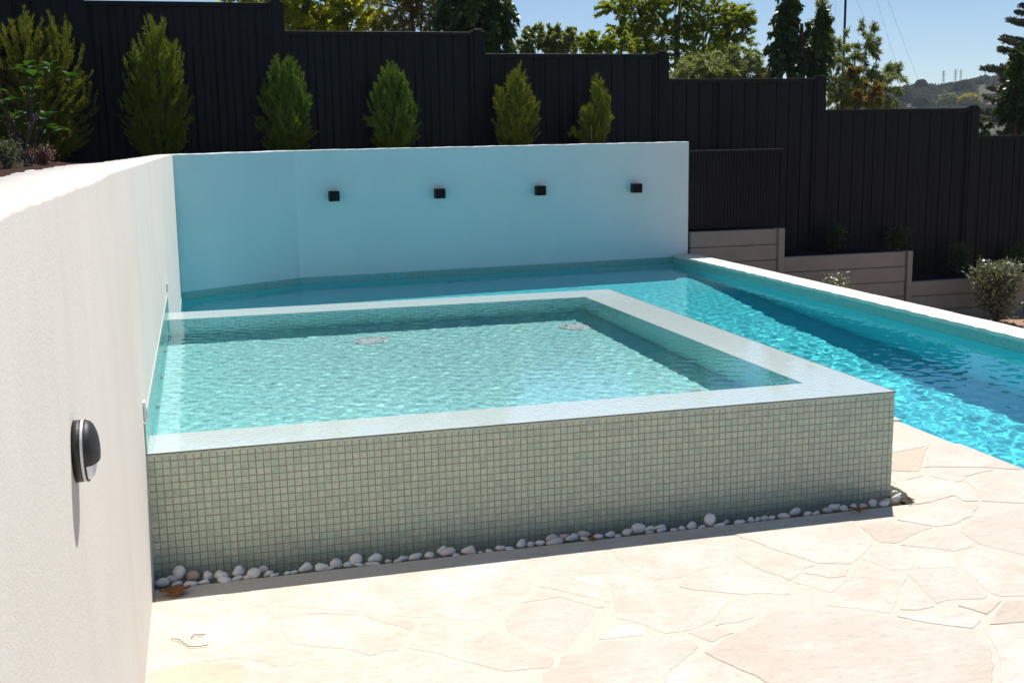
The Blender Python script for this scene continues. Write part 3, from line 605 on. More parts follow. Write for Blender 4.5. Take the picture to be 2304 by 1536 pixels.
for pts, rad, lab in (([(385, 1436), (401, 1438), (425, 1453), (428, 1454), (450, 1453), (468, 1451)], .0011, 'thin bent dark twig lying on the pale flagstone near the wall'), ([(430, 1434), (437, 1428), (446, 1427), (455, 1428), (461, 1426)], .0013, 'short arched dark twig beside the bent twig on the flagstone')):
    t = MB(); P3 = [Vector(at(u, v, 2, .004))+Vector((0, 0, .002*(i % 2))) for i, (u, v) in enumerate(pts)]; b0 = P3[0].copy(); t.tube([p-b0 for p in P3], rad, 5); o = t.build('twig', M['twig']); o.location = b0; tag(o, lab, 'twig')
t = MB(); p = at(2030, 1122, 2, .004); rr = random.Random(4)
for i in range(16): a = Vector((rr.gauss(0, .018), rr.gauss(0, .03), rr.uniform(0, .006))); t.tube([a, a+Vector((rr.gauss(0, .018), rr.gauss(.0, .02), rr.uniform(0, .006)))], .0022, 4)
o = t.build('bark_scrap', M['wood']); o.location = p; tag(o, 'crumbled brown bark scrap beside the pebbles at the right spa corner', 'bark')
# ---- black cube wall lights on the back wall
def cube_light(u, v, label):
    d = np.array(A4)-np.array(A2); d /= np.linalg.norm(d); nrm = np.array([-d[1], d[0]])
    rd = CF+CR*(u-1152)/FPX-CU*(v-768)/FPX; tt = np.dot(np.array(A2)-CAM[:2], nrm)/np.dot(rd[:2], nrm); p = CAM+rd*tt
    ang = math.atan2(d[1], d[0]); o = empty('wall_light', p, ang); tag(o, label, 'wall light', 'black cube wall lights')
    s = .055
    b = MB(); b.box((-s*.6, -.012, -s*.7), (s*.6, -.001, s*.7), .001); b.build('back_plate', M['black'], o)
    h = MB(); y0, y1 = -.118, -.0125                     # open-topped cube housing
    h.box((-s, y0, -s), (s, y0+.006, s), .0015); h.box((-s, y1-.006, -s), (s, y1, s), .0015); h.box((-s, y0+.006, -s), (-s+.006, y1-.006, s)); h.box((s-.006, y0+.006, -s), (s, y1-.006, s)); h.box((-s+.006, y0+.006, -.01), (s-.006, y1-.006, .01))
    h.build('housing', M['black'], o)
    for z in (.034, -.034):
        l = MB(); l.box((-s+.0065, y0+.0065, z-.003), (s-.0065, y1-.0065, z+.003)); l.build('lens', M['lamp'], o)
    return o
for (u, v), lab in zip(((749, 441), (986, 435), (1211.5, 428.5), (1427, 423)), ('leftmost of the four black cube lights on the white back wall', 'second black cube light from the left on the back wall', 'third black cube light from the left on the back wall', 'rightmost black cube light, nearest the free end of the back wall')): cube_light(u, v, lab)
# ---- round eyelid light on the near wall
yl = -2.065; ol = empty('bulkhead_light', (wallx(yl)+.001, yl, 1.014)); tag(ol, 'round charcoal eyelid bulkhead light on the near white wall', 'wall light')
MX = Matrix.Rotation(math.pi/2, 4, 'Y')                  # lathe axis -> +X
R0 = .0545
b = MB(); b.lathe([(R0, 0), (R0, .017), (R0-.0015, .0185), (.004, .0185)], 48, MX); b.build('base', M['charcoal'], ol, True)
b = MB(); b.lathe([(R0-.001, .0187), (R0-.0005, .0195), (R0-.0005, .0255), (R0-.001, .0262), (.004, .0262)], 48, MX); b.build('diffuser_ring', M['opal'], ol, True)
b = MB(); b.lathe([(R0, .0265), (R0, .030), (R0*.99, .0315), (.03, .0316), (.001, .0316)], 48, MX); b.build('front_ring', M['charcoal'], ol, True)
def dome(t0, t1, z0, z1, mat, name):                     # part of a spherical cap, cut across at height z0..z1
    V = []; F = []; n = 40; m = 14
    for i in range(m+1):
        for k in range(n+1):
            z = z0+(z1-z0)*i/m; w_ = math.sqrt(max(0, (R0*.985)**2-z*z)); y = -w_+2*w_*k/n; rr2 = (y*y+z*z)/(R0*.985)**2
            V.append((t0+t1*math.sqrt(max(0, 1-rr2)), y, z))
    for i in range(m):
        for k in range(n): a = i*(n+1)+k; F.append((a, a+1, a+n+2, a+n+1))
    s = MB(); s.add(V, F); return s.build(name, mat, ol, True)
dome(.0315, .030, -.016, R0*.98, M['charcoal'], 'hood')
dome(.0310, .022, -R0*.80, -.0165, M['opal'], 'diffuser')
lip = MB(); w_ = math.sqrt((R0*.985)**2-.016**2); lip.add([(.0315+.030*math.sqrt(max(0, 1-((y*y+.016**2)/(R0*.985)**2))), y, -.016) for y in np.linspace(-w_, w_, 21)]+[(.0315, y, -.016) for y in np.linspace(-w_, w_, 21)], [(k, k+1, k+22, k+21) for k in range(20)]); lip.build('hood_lip', M['charcoal'], ol)
for sgn in (-1, 1):
    s = MB(); s.lathe([(.0028, 0), (.0028, .0012), (.001, .0012)], 12, Matrix.Translation((.0085, sgn*R0*.94, -.008 if sgn < 0 else .008)) @ Matrix.Rotation(sgn*-math.pi/2, 4, 'X')); s.build('screw', M['steel'], ol)
ol.scale = (.68, 1, 1)
# ---- white clips at the two ends of the splash band
for y, z, lab, hh in ((.045, H+.145, 'small white plastic clip on the wall at the near end of the spa tiles', .075), (D-.02, H+.165, 'small white clip on the wall at the far end of the spa tiles', .06)):
    o = empty('wall_clip', (wallx(y), y, z)); tag(o, lab, 'clip')
    b = MB(); b.box((0, -.02, -hh/2), (.010, .02, hh/2), .003); b.build('clip_body', M['white'], o); s = MB(); s.box((.0095, -.009, -hh*.36), (.0108, .006, hh*.2)); s.build('slot', M['slot'], o)
# ------------------------------------------------------------------ stepped steel fence
FY = 10.45
fence = empty('steel_fence', (5, FY, 1)); tag(fence, 'tall charcoal steel panel fence stepping down the slope behind the garden', 'fence')
def frel(o): o.location = (-5, -FY, -1); return o
PXs = [-5.7, -3.3, -.93, 1.335, 3.82, 6.33, 8.675, 11.17, 13.6, 16.0]
TOP = [3.62, 3.45, 3.135, 2.812, 2.55, 2.228, 1.803, 1.405, 1.0]         # panel tops, bay by bay
BOT = [.9, .9, .9, .9, .9, -.24, -.66, -1.05, -1.3]
for i, x in enumerate(PXs):
    if i == 0: zt_ = TOP[0]+.03
    else: zt_ = TOP[i-1]+.028
    zb = BOT[min(i, len(BOT)-1)]-.3; b = MB(); b.box((x-.052, FY-.042, zb), (x+.052, FY+.03, zt_), .004); b.box((x-.098, FY-.030, zb), (x-.0525, FY+.03, zt_-.012), .003); b.box((x+.0525, FY-.030, zb), (x+.094, FY+.03, zt_-.012), .003)
    po = frel(b.build('post', M['fence'], fence)); c = MB(); c.box((x-.056, FY-.048, zt_), (x+.056, FY+.036, zt_+.010), .004); c.build('post_cap', M['fence'], po)
def sheet_panel(xa, xb, zb, zt_, ph, dd=0):
    xs = []; x = xa; pit = .192; V = []
    pr = [(0, 0), (.30, 0), (.345, .014), (.44, .014), (.47, .003), (.485, .012), (.80, .012), (.93, .0)]
    k = 0
    while xa+k*pit < xb+pit:
        for f_, dy in pr:
            X = xa+(k+f_)*pit-ph
            if xa <= X <= xb: xs.append((X, dy))
        k += 1
    xs = [(xa, 0)]+[q for q in xs if xa+.003 < q[0] < xb-.003]+[(xb, 0)]
    for X, dy in xs: V += [(X, FY+dy-.006+dd, zb), (X, FY+dy-.006+dd, zt_)]
    n = len(xs); s = MB(); s.add(V+[(a, b+.0012, c) for a, b, c in V], [(2*j, 2*j+2, 2*j+3, 2*j+1) for j in range(n-1)]+[(2*n+2*j+1, 2*n+2*j+3, 2*n+2*j+2, 2*n+2*j) for j in range(n-1)]); return s
for i in range(len(PXs)-1):
    xa, xb = PXs[i]+.094, PXs[i+1]-.098; zt_, zb = TOP[i], BOT[i]
    b = MB(); b.box((xa, FY-.028, zt_-.055), (xb, FY+.028, zt_), .003); b.box((xa, FY-.0295, zt_-.012), (xb, FY-.0285, zt_-.004)); frel(b.build('top_rail', M['fence'], fence))
    b = MB(); b.box((xa, FY-.028, zb), (xb, FY+.028, zb+.075), .003); frel(b.build('bottom_rail', M['fence'], fence))
    L = (xb-xa)/3
    for k in range(3): frel(sheet_panel(xa+k*L-.012, xa+(k+1)*L+.004, zb+.06, zt_-.05, .05*k, .0014*(k%2)).build('panel_sheet', M['fence'], fence))
# ---- slatted black screen beside the wall end
scr = empty('slatted_screen', (7, 9.62, .27)); tag(scr, 'low black vertical slat screen standing on the sleeper wall beside the white wall', 'screen')
def srel(o): o.location = (-7, -9.62, -.27); return o
b = MB(); b.box((6.315, 9.60, 1.262), (7.70, 9.64, 1.30), .003); srel(b.build('top_rail', M['fence_d'], scr)); b = MB(); b.box((6.315, 9.60, .30), (7.70, 9.64, .335), .003); srel(b.build('bottom_rail', M['fence_d'], scr))
for x in (6.335, 7.68): b = MB(); b.box((x-.02, 9.598, .26), (x+.02, 9.642, 1.2615)); srel(b.build('post', M['fence_d'], scr))
sm = MB(); sm.box((-.016, -.008, .335), (.016, .008, 1.262)); sme = bpy.data.meshes.new('slat'); sme.from_pydata(sm.v, [], sm.f); sme.materials.append(M['fence_d'])
for k in range(31): o = link('slat', sme, None, scr); o.location = (6.378+k*.0425-7, 0, -.27)
# ---- concrete sleeper retaining walls stepping down
RY = 9.46
rw = empty('sleeper_wall', (8, RY, 0)); tag(rw, 'stepped retaining wall of grey concrete sleepers below the dark fence', 'retaining wall')
def rrel(o): o.location = (-8, -RY, 0); return o
for xa, xb, zt_, nrows in ((6.335, 7.565, .272, 7), (7.655, 9.50, -.108, 6), (9.60, 11.45, -.528, 4), (11.55, 13.4, -.90, 2), (13.5, 15.4, -1.05, 1)):
    for k in range(nrows):
        z1 = zt_-k*.205; b = MB(); b.box((xa, RY+.015+.003*math.sin(k*3+xa), z1-.198), (xb, RY+.095, z1), .006); rrel(b.build('sleeper', M['sleeper'], rw))
for x, zt_, wd in ((7.61, .278, .072), (9.55, -.10, .06), (11.50, -.52, .06), (13.45, -.89, .06), (15.45, -1.04, .06)):
    b = MB(); b.box((x-wd*.62, RY-.02, -1.5), (x+wd*.62, RY+.115, zt_), .004); rrel(b.build('post', M['sleeper'], rw))
# beds behind and in front
for x0, x1, z in ((6.26, 7.60, .20), (7.6, 9.55, -.16), (9.55, 11.5, -.575), (11.5, 16.5, -.95)):
    tag(bed_grid('mulch_bed', x0, x1, RY+.09, 10.46, 40, 24, lambda X, Y, z=z: z+lump(X, Y), M['bed']), kind='structure')
gz = -1.07
tag(bed_grid('gravel_bed', 6.35, 17, -6, RY+.05, 60, 90, lambda X, Y: gz+lump(X, Y, .006), M['gravel']), kind='structure')
# loose stone on the mulch by the near wall
def rock(name, loc, sc, label):
    o = link(name, pebble_mesh(77)); o.location = loc; o.scale = sc; o.data.materials[0] = M['coping']; return tag(o, label, 'stone')
p = at(72, 386, 2, 1.42); rock('garden_stone', (p[0], p[1], 1.41), (.115, .12, .035), 'flat pale stone on the mulch beside the near white wall')

# ---- little splashes where drips fall into the pool
for k, (u, v, lab) in enumerate(((752, 632, 'small water splash below the leftmost cube light'), (1228, 607, 'small water splash below the third cube light'), (1447, 592, 'small water splash below the rightmost cube light'))):
    p = at(u, v, 2, WZ); r = random.Random(k); t = MB()
    for i in range(26):
        bm = bmesh.new(); bmesh.ops.create_icosphere(bm, subdivisions=1, radius=r.uniform(.002, .006)); q = Vector((r.gauss(0, .10), r.gauss(0, .05), abs(r.gauss(0, .035))+.006))
        t.add([tuple(x.co+q) for x in bm.verts], [[y.index for y in f.verts] for f in bm.faces]); bm.free()
    o = t.build('water_splash', M['drop'], None, True); o.location = p; tag(o, lab, 'splash')
# ------------------------------------------------------------------ vegetation
def cards(C, A, B, N=None, fold=0.):
    """leaf faces: centres C, half-length vectors A, half-width vectors B -> pointed quads"""
    n = len(C); V = np.empty((n, 4, 3)); V[:, 0] = C-A; V[:, 1] = C+B-A*.1; V[:, 2] = C+A; V[:, 3] = C-B-A*.1
    return V.reshape(-1, 3), np.arange(4*n).reshape(n, 4)
def unit(v): return v/np.maximum(np.linalg.norm(v, axis=-1, keepdims=True), 1e-9)
def rdir(r, n): return unit(r.normal(size=(n, 3)))
M.update(
    conifer=m_leaf('conifer_green', (.10, .145, .015), (.27, .30, .035), (.17, .21, .028), .3, .6, .2), conifer2=m_leaf('conifer_deep_green', (.075, .135, .018), (.20, .26, .04), (.13, .18, .03), .3, .6, .2),
    conifer3=m_leaf('conifer_olive_green', (.12, .135, .014), (.28, .28, .035), (.19, .205, .028), .3, .6, .2),
    yel=m_leaf('yellow_green_leaf', (.30, .32, .05), (.66, .60, .09), (.30, .36, .06), .75), brn=m_leaf('bronze_green_leaf', (0.175, 0.150, 0.044), (0.350, 0.300, 0.088), (0.225, 0.237, 0.062), .45),
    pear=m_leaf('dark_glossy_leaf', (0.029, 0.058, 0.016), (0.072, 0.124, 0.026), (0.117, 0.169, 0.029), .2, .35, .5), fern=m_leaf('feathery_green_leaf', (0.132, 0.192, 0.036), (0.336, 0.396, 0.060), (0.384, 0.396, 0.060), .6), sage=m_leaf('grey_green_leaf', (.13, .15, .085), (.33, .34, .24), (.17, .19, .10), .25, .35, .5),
    olive=m_leaf('olive_leaf', (0.160, 0.190, 0.080), (0.380, 0.400, 0.220), (0.240, 0.260, 0.080), .4, .4), red=m_leaf('bronze_red_leaf', (.17, .13, .04), (.27, .16, .06), None, .4), norf=m_leaf('norfolk_needle', (0.060, 0.070, 0.034), (0.144, 0.132, 0.072), (0.084, 0.102, 0.054), .15, .6, .2), silver=m_leaf('silver_leaf', (.10, .125, .07), (.23, .26, .16), None, .2, .6, .2), rose=m_leaf('dry_pink_flower', (.15, .075, .06), (.30, .17, .15), None, .2), big=m_leaf('glossy_broad_leaf', (.028, .075, .012), (.06, .14, .018), None, .35, .45, .3), flower=m_leaf('lavender_head', (.12, .08, .09), (.20, .14, .15), None, .2),
    hillg=m_leaf('distant_bush_green', (.065, .08, .05), (.14, .155, .10), (.10, .11, .08), .15, .8, .1), hilld=m_leaf('distant_dark_tree', (.045, .06, .042), (.085, .10, .07), None, .1, .8, .1), ylw=m_leaf('golden_tree', (.36, .29, .04), (.52, .44, .07), None, .3, .8, .1), plg=m_leaf('pale_green_tree', (.16, .20, .08), (.27, .31, .14), None, .3, .8, .1))
def conifer(base, h, wd, seed, mat, label, leanx=0., split=0, lobes=None):
    r = np.random.default_rng(seed); o = empty('conifer', base); tag(o, label, 'conifer', 'young conifers planted along the dark fence')
    C = []; A = []; B = []
    lobes = lobes or [(0, 0, 1., 1.)]                      # x-offset, y-offset, height share, width share
    stems = []
    for lx, ly, hs, ws in lobes:
        nb = int(165*hs*ws)
        for b in range(nb):
            t = r.random()**1.15*.93; z0 = t*h*hs*.92; prof = wd*ws*.5*min(1., .75+.9*t if t < .28 else 1.)*(1-max(0, t-.28)/.80)**.85
            az = r.uniform(0, 6.283); out = np.array([math.cos(az), math.sin(az), 0]); rad = prof*r.uniform(.4, 1.05)
            tip = np.array([lx, ly, 0])*(.35+.65*t)*1.0+out*rad+np.array([0, 0, z0+h*hs*r.uniform(.07, .20)]); root = np.array([lx*(.3+.7*t), ly, 0])+out*rad*.35+np.array([0, 0, max(.0, z0-h*.03)])
            ax = unit(tip-root); L = np.linalg.norm(tip-root)
            m = int(34+60*L); s = r.random(m)**.8; w_ = (.017+.026*(1-s))*(.7+.6*r.random(m)); off = rdir(r, m); off -= np.outer(off@ax, ax); off = unit(off)
            c = root+np.outer(s*L, ax)+off*w_[:, None]*r.random(m)[:, None]
            d = unit(ax+off*.75+np.array([0, 0, .35])+r.normal(0, .32, (m, 3))); l = r.uniform(.022, .048, m)
            C.append(c); A.append(d*l[:, None]); B.append(unit(np.cross(d, rdir(r, m)))*(r.uniform(.0032, .0056, m))[:, None])
        for k in range(12):                                 # wispy leaders
            az = r.uniform(0, 6.283); q_ = r.uniform(.03, .22); p0 = np.array([lx+math.cos(az)*wd*ws*q_, ly+math.sin(az)*wd*ws*q_, h*hs*(.86-q_*1.2)]); L = h*hs*r.uniform(.12, .22); m = 60; s = r.random(m); dd = unit(np.array([math.cos(az)*.25, math.sin(az)*.25, 1]))
            c = p0+np.outer(s*L, dd)+r.normal(0, .007, (m, 3)); d = unit(dd+r.normal(0, .35, (m, 3))); C.append(c); A.append(d*r.uniform(.012, .026, m)[:, None]); B.append(unit(np.cross(d, rdir(r, m)))*.004)
        stems.append((lx, ly, hs))
    C = np.concatenate(C); A = np.concatenate(A); B = np.concatenate(B); C[:, 0] += leanx*C[:, 2]/h
    V, F = cards(C, A, B); link('crown', np_mesh('crown', V, F), mat, o)
    t = MB()
    for lx, ly, hs in stems: t.tube([(0, 0, -.05), (lx*.4+leanx*.3, ly*.4, h*hs*.35), (lx+leanx*.9, ly, h*hs*.85)], [.028, .018, .004], 6)
    t.build('trunk', M['bark'], o); return o
ZB = 1.34
def stand(u, v, y): p = at(u, v, 1, y); return p
def conif(ul, ur, utop, vtop, y, seed, mat, label, lobes=None, wk=1.):
    a = stand(ul, 300, y); b = stand(ur, 300, y); t = stand(utop, vtop, y); wd = (b[0]-a[0])*wk*1.42; x = (a[0]+b[0])/2
    return conifer((x, y, ZB), t[2]-ZB, wd, seed, mat, label, leanx=(t[0]-x)*.6, lobes=lobes)
conif(-15, 180, 75, 20, 9.95, 11, M['conifer3'], 'tallest and fullest conifer at the left edge above the white wall', [(-.10, 0, 1., .85), (.30, .02, .95, .7), (-.5, .05, .97, .9), (.08, -.1, .72, .9), (.42, 0, .6, .6)], 1.15)
conif(268, 438, 350, 30, 9.98, 12, M['conifer'], 'tall pointed conifer second from the left, behind the wall corner', [(.03, 0, 1., .75), (.17, -.05, .86, .6), (-.16, .03, .8, .65), (.26, 0, .55, .5), (-.27, 0, .55, .45)])
conif(576, 712, 643, 125, 9.98, 13, M['conifer2'], 'bushy conifer in front of the first full fence post', [(-.06, 0, .97, .75), (.10, 0, 1., .5), (.22, 0, .75, .5), (-.22, .03, .72, .5)])
conif(822, 952, 885, 145, 9.98, 14, M['conifer2'], 'rounded conifer above the second cube light from the left', [(-.03, 0, 1., .7), (.10, 0, .93, .55), (-.17, 0, .78, .55), (.22, 0, .6, .45)])
conif(1098, 1222, 1156, 138, 9.98, 15, M['conifer3'], 'open conifer with splayed side branches right of the middle fence post', [(.02, 0, 1., .5), (.24, 0, .60, .45), (-.19, 0, .74, .4), (.1, 0, .85, .4), (-.1, 0, .5, .5)])
conif(1290, 1388, 1343, 170, 9.98, 16, M['conifer3'], 'smallest thin conifer nearest the free end of the white wall', [(.02, 0, 1., .5), (.13, 0, .76, .45), (-.12, 0, .62, .5), (-.28, 0, .30, .35)])
# stakes
for u, v0, v1, y, lab in ((65, 128, 330, 9.7, 'thin grey garden stake in front of the left edge conifer'), (1331, 283, 330, 9.8, 'short pale garden stake beside the smallest conifer')):
    p = at(u, v0, 1, y); t = MB(); t.tube([(0, 0, 0), (0, 0, p[2]-1.3)], .006, 8); o = t.build('garden_stake', M['wood']); o.location = (p[0], y, 1.3); tag(o, lab, 'stake')
def bush(name, loc, rx, rz, n, L, Wd, mat, label, cat, seed, up=.5, stems=7, group=None, droop=0., fillr=.4, top=False):
    r = np.random.default_rng(seed); o = empty(name, loc); tag(o, label, cat, group); C = []; A = []; B = []; st = MB()
    for k in range(stems):
        az = r.uniform(0, 6.283); tilt = r.uniform(.1, 1.)*rx; tip = np.array([math.cos(az)*tilt, math.sin(az)*tilt, rz*r.uniform(.7, 1.)]); mid = tip*np.array([.45, .45, .55]); st.tube([(0, 0, -.02), tuple(mid), tuple(tip)], [.006+rz*.004, .004+rz*.002, .002], 5)
        m = n//stems; s = (.15+.85*r.random(m)**.8); sp = (rx*fillr)*(1-s*.6); c = np.where(s[:, None] < .5, mid*s[:, None]*2, mid+(tip-mid)*(s[:, None]-.5)*2)+r.normal(0, 1, (m, 3))*sp[:, None]*np.array([1, 1, .7])
        c[:, 2] = np.maximum(c[:, 2], .02); d = unit(r.normal(0, .8, (m, 3))+np.array([math.cos(az)*.6, math.sin(az)*.6, up])); d[:, 2] -= droop; d = unit(d); l = L*r.uniform(.6, 1.15, m)
        C.append(c); A.append(d*l[:, None]); B.append(unit(np.cross(d, rdir(r, m)*.6+np.array([0, 0, 1.])))*(Wd*r.uniform(.7, 1.2, m))[:, None])
    V, F = cards(np.concatenate(C), np.concatenate(A), np.concatenate(B)); link('foliage', np_mesh('foliage', V, F), mat, o); st.build('stem', M['bark'], o); return o
# near plants at the left edge (garden bed)
p = at(18, 388, 2, 1.40); bush('lavender_bush', (p[0], p[1], 1.40), .10, .155, 1500, .012, .0022, M['silver'], 'silvery grey lavender bush at the left edge beside the near wall', 'bush', 31, .9, 26, fillr=.45)
def spikes(p, n, hh, seed, label):
    r = random.Random(seed); o = empty('lavender_stalks', p); tag(o, label, 'flower stalks')
    for k in range(n):
        x, y = r.gauss(0, .06), r.gauss(0, .06); h = hh*r.uniform(.7, 1.1); tx = x*1.6+r.gauss(0, .02); t = MB(); t.tube([(x, y, 0), (x*1.3, y, h*.55), (tx, y, h)], .0014, 5); s = t.build('stalk', M['wood'], o)
        f_ = MB()
        for q in range(5): f_.lathe([(.001, 0), (.006, .004), (.004, .009), (.001, .011)], 7, Matrix.Translation((tx+r.gauss(0, .001), y, h-.01+q*.0065)))
        f_.build('flower_head', M['flower'], s)
spikes((p[0]+.02, p[1]+.10, 1.42), 6, .25, 5, 'dry lavender flower stalks rising behind the silvery bush')
p = at(98, 378, 2, 1.40); bush('dried_flower_clump', (p[0], p[1], 1.40), .075, .13, 1300, .0065, .0036, M['rose'], 'clump of dried pinkish brown flowers beside the silvery bush', 'flowers', 32, .8, 14, fillr=.42)
def broad(loc, seed):
    r = np.random.default_rng(seed); o = empty('broadleaf_shrub', loc); tag(o, 'dark glossy broad leaved shrub in front of the left edge conifer', 'shrub'); V = []; F = []; st = MB()
    for k in range(18):
        az = r.uniform(0, 6.283); rad = r.uniform(.05, .40); zt_ = r.uniform(.25, .85); tip = Vector((math.cos(az)*rad, math.sin(az)*rad*.6, zt_)); st.tube([(0, 0, -.1), tip*.55, tip], [.011, .007, .004], 6)
        for q in range(7):
            a2 = q*2.4+r.uniform(-.3, .3); b = tip-Vector((0, 0, .011*q)); d = Vector((math.cos(a2), math.sin(a2), r.uniform(-.1, .7))).normalized(); L = r.uniform(.09, .15); s = d.cross(Vector((0, 0, 1))).normalized(); n0 = len(V); up_ = s.cross(d)
            for t_, wf in ((.08, .02), (.3, .30), (.6, .34), (.85, .18), (1., .0)):
                c = b+d*L*t_-Vector((0, 0, L*.15*t_*t_)); V += [c-s*wf*L*.9+up_*wf*L*.25, c, c+s*wf*L*.9+up_*wf*L*.25]
            for j in range(4): a = n0+3*j; F += [(a, a+1, a+4, a+3), (a+1, a+2, a+5, a+4)]
    s = MB(); s.add(V, F); s.build('foliage', M['big'], o, True); st.build('stem', M['bark'], o); return o
p = at(62, 372, 1, 6.2); broad((p[0]-.0, 6.2, 1.40), 33)
# shrubs on the lower right
p = at(2240, 722, 1, 8.95); bush('grey_shrub', (p[0], 8.95, gz), .36, .86, 5600, .030, .013, M['sage'], 'rounded grey green leafy shrub growing against the lowest sleepers at right', 'shrub', 41, .7, 44, fillr=.34)
p = at(1876, 660, 1, 8.9); bush('grey_shrub', (p[0], 8.9, gz), .24, .80, 1900, .028, .010, M['sage'], 'small grey green shrub peeping over the pool coping', 'shrub', 42, .5, 18, fillr=.42)
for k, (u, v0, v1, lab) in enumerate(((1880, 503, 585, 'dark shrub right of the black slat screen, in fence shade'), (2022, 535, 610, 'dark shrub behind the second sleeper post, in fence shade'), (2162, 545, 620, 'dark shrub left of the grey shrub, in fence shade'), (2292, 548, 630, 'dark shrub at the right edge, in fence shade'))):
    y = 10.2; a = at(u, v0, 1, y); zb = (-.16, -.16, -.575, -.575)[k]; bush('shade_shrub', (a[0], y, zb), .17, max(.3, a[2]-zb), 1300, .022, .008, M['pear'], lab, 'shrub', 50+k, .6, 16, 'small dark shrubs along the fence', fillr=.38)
# ---- trees beyond the fence
DENS = {'ash_tree': 1.25, 'feathery_tree': 1.7}
def tree(name, base, clumps, n, L, Wd, mat, label, cat='tree', seed=1, droop=.2, trunk=.14, feather=False, up=.2, group='trees behind the fence'):
    r = np.random.default_rng(seed); o = empty(name, base); tag(o, label, cat, group); base = np.array(base); C = []; A = []; B = []; t = MB()
    cl = [(np.array(c)-base, np.array(rad if hasattr(rad, '__len__') else (rad, rad, rad)), wt) for c, rad, wt in clumps]; W_ = sum(w for *_, w in cl)
    topz = max(c[2] for c, *_ in cl); t.tube([(0, 0, -.3), (.05*topz*.3, 0, topz*.45), (0, 0, topz*.95)], [trunk, trunk*.7, trunk*.2], 8)
    for c, rad, wt in cl:
        z0 = max(.2, c[2]*.55); st = np.array([0, 0, min(z0, topz*.8)]); md = st+(c-st)*.55+np.array([0, 0, rad[2]*.15]); t.tube([tuple(st), tuple(md), tuple(c)], [trunk*.4, trunk*.25, trunk*.06], 6)
        m = int(DENS.get(name, 2.)*n*wt/W_); ns = max(5, m//(60 if not feather else 45)); per = m//ns
        for q in range(ns):                                 # sprays: twig with leaves along it
            d0 = rdir(r, 1)[0]; e = c+d0*rad*r.random()**.5*1.0; dirn = unit(d0*np.array([1, 1, .5])+np.array([0, 0, up])+r.normal(0, .3, 3)); sl = np.mean(rad)*r.uniform(.25, .6); s = r.random(per)
            if q % 3 == 0: t.tube([tuple(c+(e-c)*.3), tuple(e), tuple(e+dirn*sl)], [trunk*.07, trunk*.04, trunk*.02], 4, False)
            sp = L*(.9 if feather else 1.6); off = rdir(r, per); cc = e+np.outer(s*sl, dirn)+off*sp*r.random(per)[:, None]+np.outer(-droop*s*s*sl, [0, 0, 1.])
            d = unit((dirn*.8 if feather else dirn*.3)+off*(.75)+np.array([0, 0, -droop])+r.normal(0, .25, (per, 3))); l = 1.25*L*r.uniform(.6, 1.2, per)
            C.append(cc); A.append(d*l[:, None]); B.append(unit(np.cross(d, rdir(r, per)))*(1.25*Wd*r.uniform(.7, 1.2, per))[:, None])
    V, F = cards(np.concatenate(C), np.concatenate(A), np.concatenate(B)); link('crown', np_mesh('crown', V, F), mat, o); t.build('trunk', M['bark'], o); return o
def cl(y, *items):
    out = []
    for u, v, rp, wt in items:
        p = at(u, v, 1, y); s = float(np.dot(p-CAM, CF))/FPX; rp = rp if hasattr(rp, '__len__') else (rp, rp); out.append(((p[0], y+(wt*7.3 % 1-.5)*rp[0]*s, p[2]), (rp[0]*s, rp[0]*s*.8, rp[1]*s), wt))
    return out
GB = -3.1
def gb(u, y): p = at(u, 200, 1, y); return (p[0], y, GB if y > 14 else -1.2)
tree('ash_tree', gb(690, 19), cl(19, (575, -20, 75, 1.), (690, -10, 95, 1.6), (620, 35, 60, .9), (740, 40, 70, 1.2), (800, 20, 60, 1.), (690, -90, 120, 1.6), (815, 60, 40, .5)), 15000, .055, .022, M['yel'], 'broad yellow green tree above the left fence panels', seed=61)
tree('wattle_tree', gb(930, 17), cl(17, (900, 20, (55, 70), 1.), (950, -10, (55, 90), 1.3), (985, 45, (35, 50), .7), (870, 60, (40, 25), .5), (920, -90, (90, 70), 1.)), 12000, .038, .006, M['brn'], 'thin bronzed feathery tree left of the dark leafy column', seed=62, feather=True)
tree('pear_tree', gb(1075, 13.6), cl(13.6, (1020, 40, (34, 90), 1.), (1075, 20, (50, 110), 1.8), (1118, 60, (34, 70), 1.), (1055, -60, (60, 80), 1.2)), 9000, .042, .024, M['pear'], 'dark drooping leafy column tree beside the middle fence post', seed=63, droop=.9, up=-.2)
tree('hedge_shrub', gb(1245, 15), cl(15, (1205, 105, (40, 38), 1.), (1255, 95, (36, 32), 1.), (1175, 118, (28, 26), .5)), 3600, .032, .018, M['olive'], 'low round leafed shrub showing over the fence right of the dark column', 'shrub', seed=64, trunk=.05)
tree('hedge_shrub', gb(1335, 16), cl(16, (1300, 100, (38, 30), 1.), (1345, 98, (34, 30), 1.), (1395, 104, (40, 34), .9)), 4600, .035, .010, M['fern'], 'low yellow green feathery shrub between the two fence trees', 'shrub', seed=65, trunk=.05, feather=True)
tree('feathery_tree', gb(1520, 17), cl(17, (1435, 15, (75, 34), 1.3), (1530, -10, (100, 80), 2.4), (1500, 80, (70, 60), 1.5), (1600, 60, (70, 62), 1.6), (1650, 40, (45, 34), .9), (1420, 85, (60, 34), .9), (1560, 140, (80, 50), 1.4), (1660, 100, (50, 40), .8), (1390, 18, (42, 14), .4), (1680, 45, (28, 16), .3)), 21000, .048, .011, M['fern'], 'large green feathery tree above the middle fence panels', seed=66, feather=True, trunk=.18)
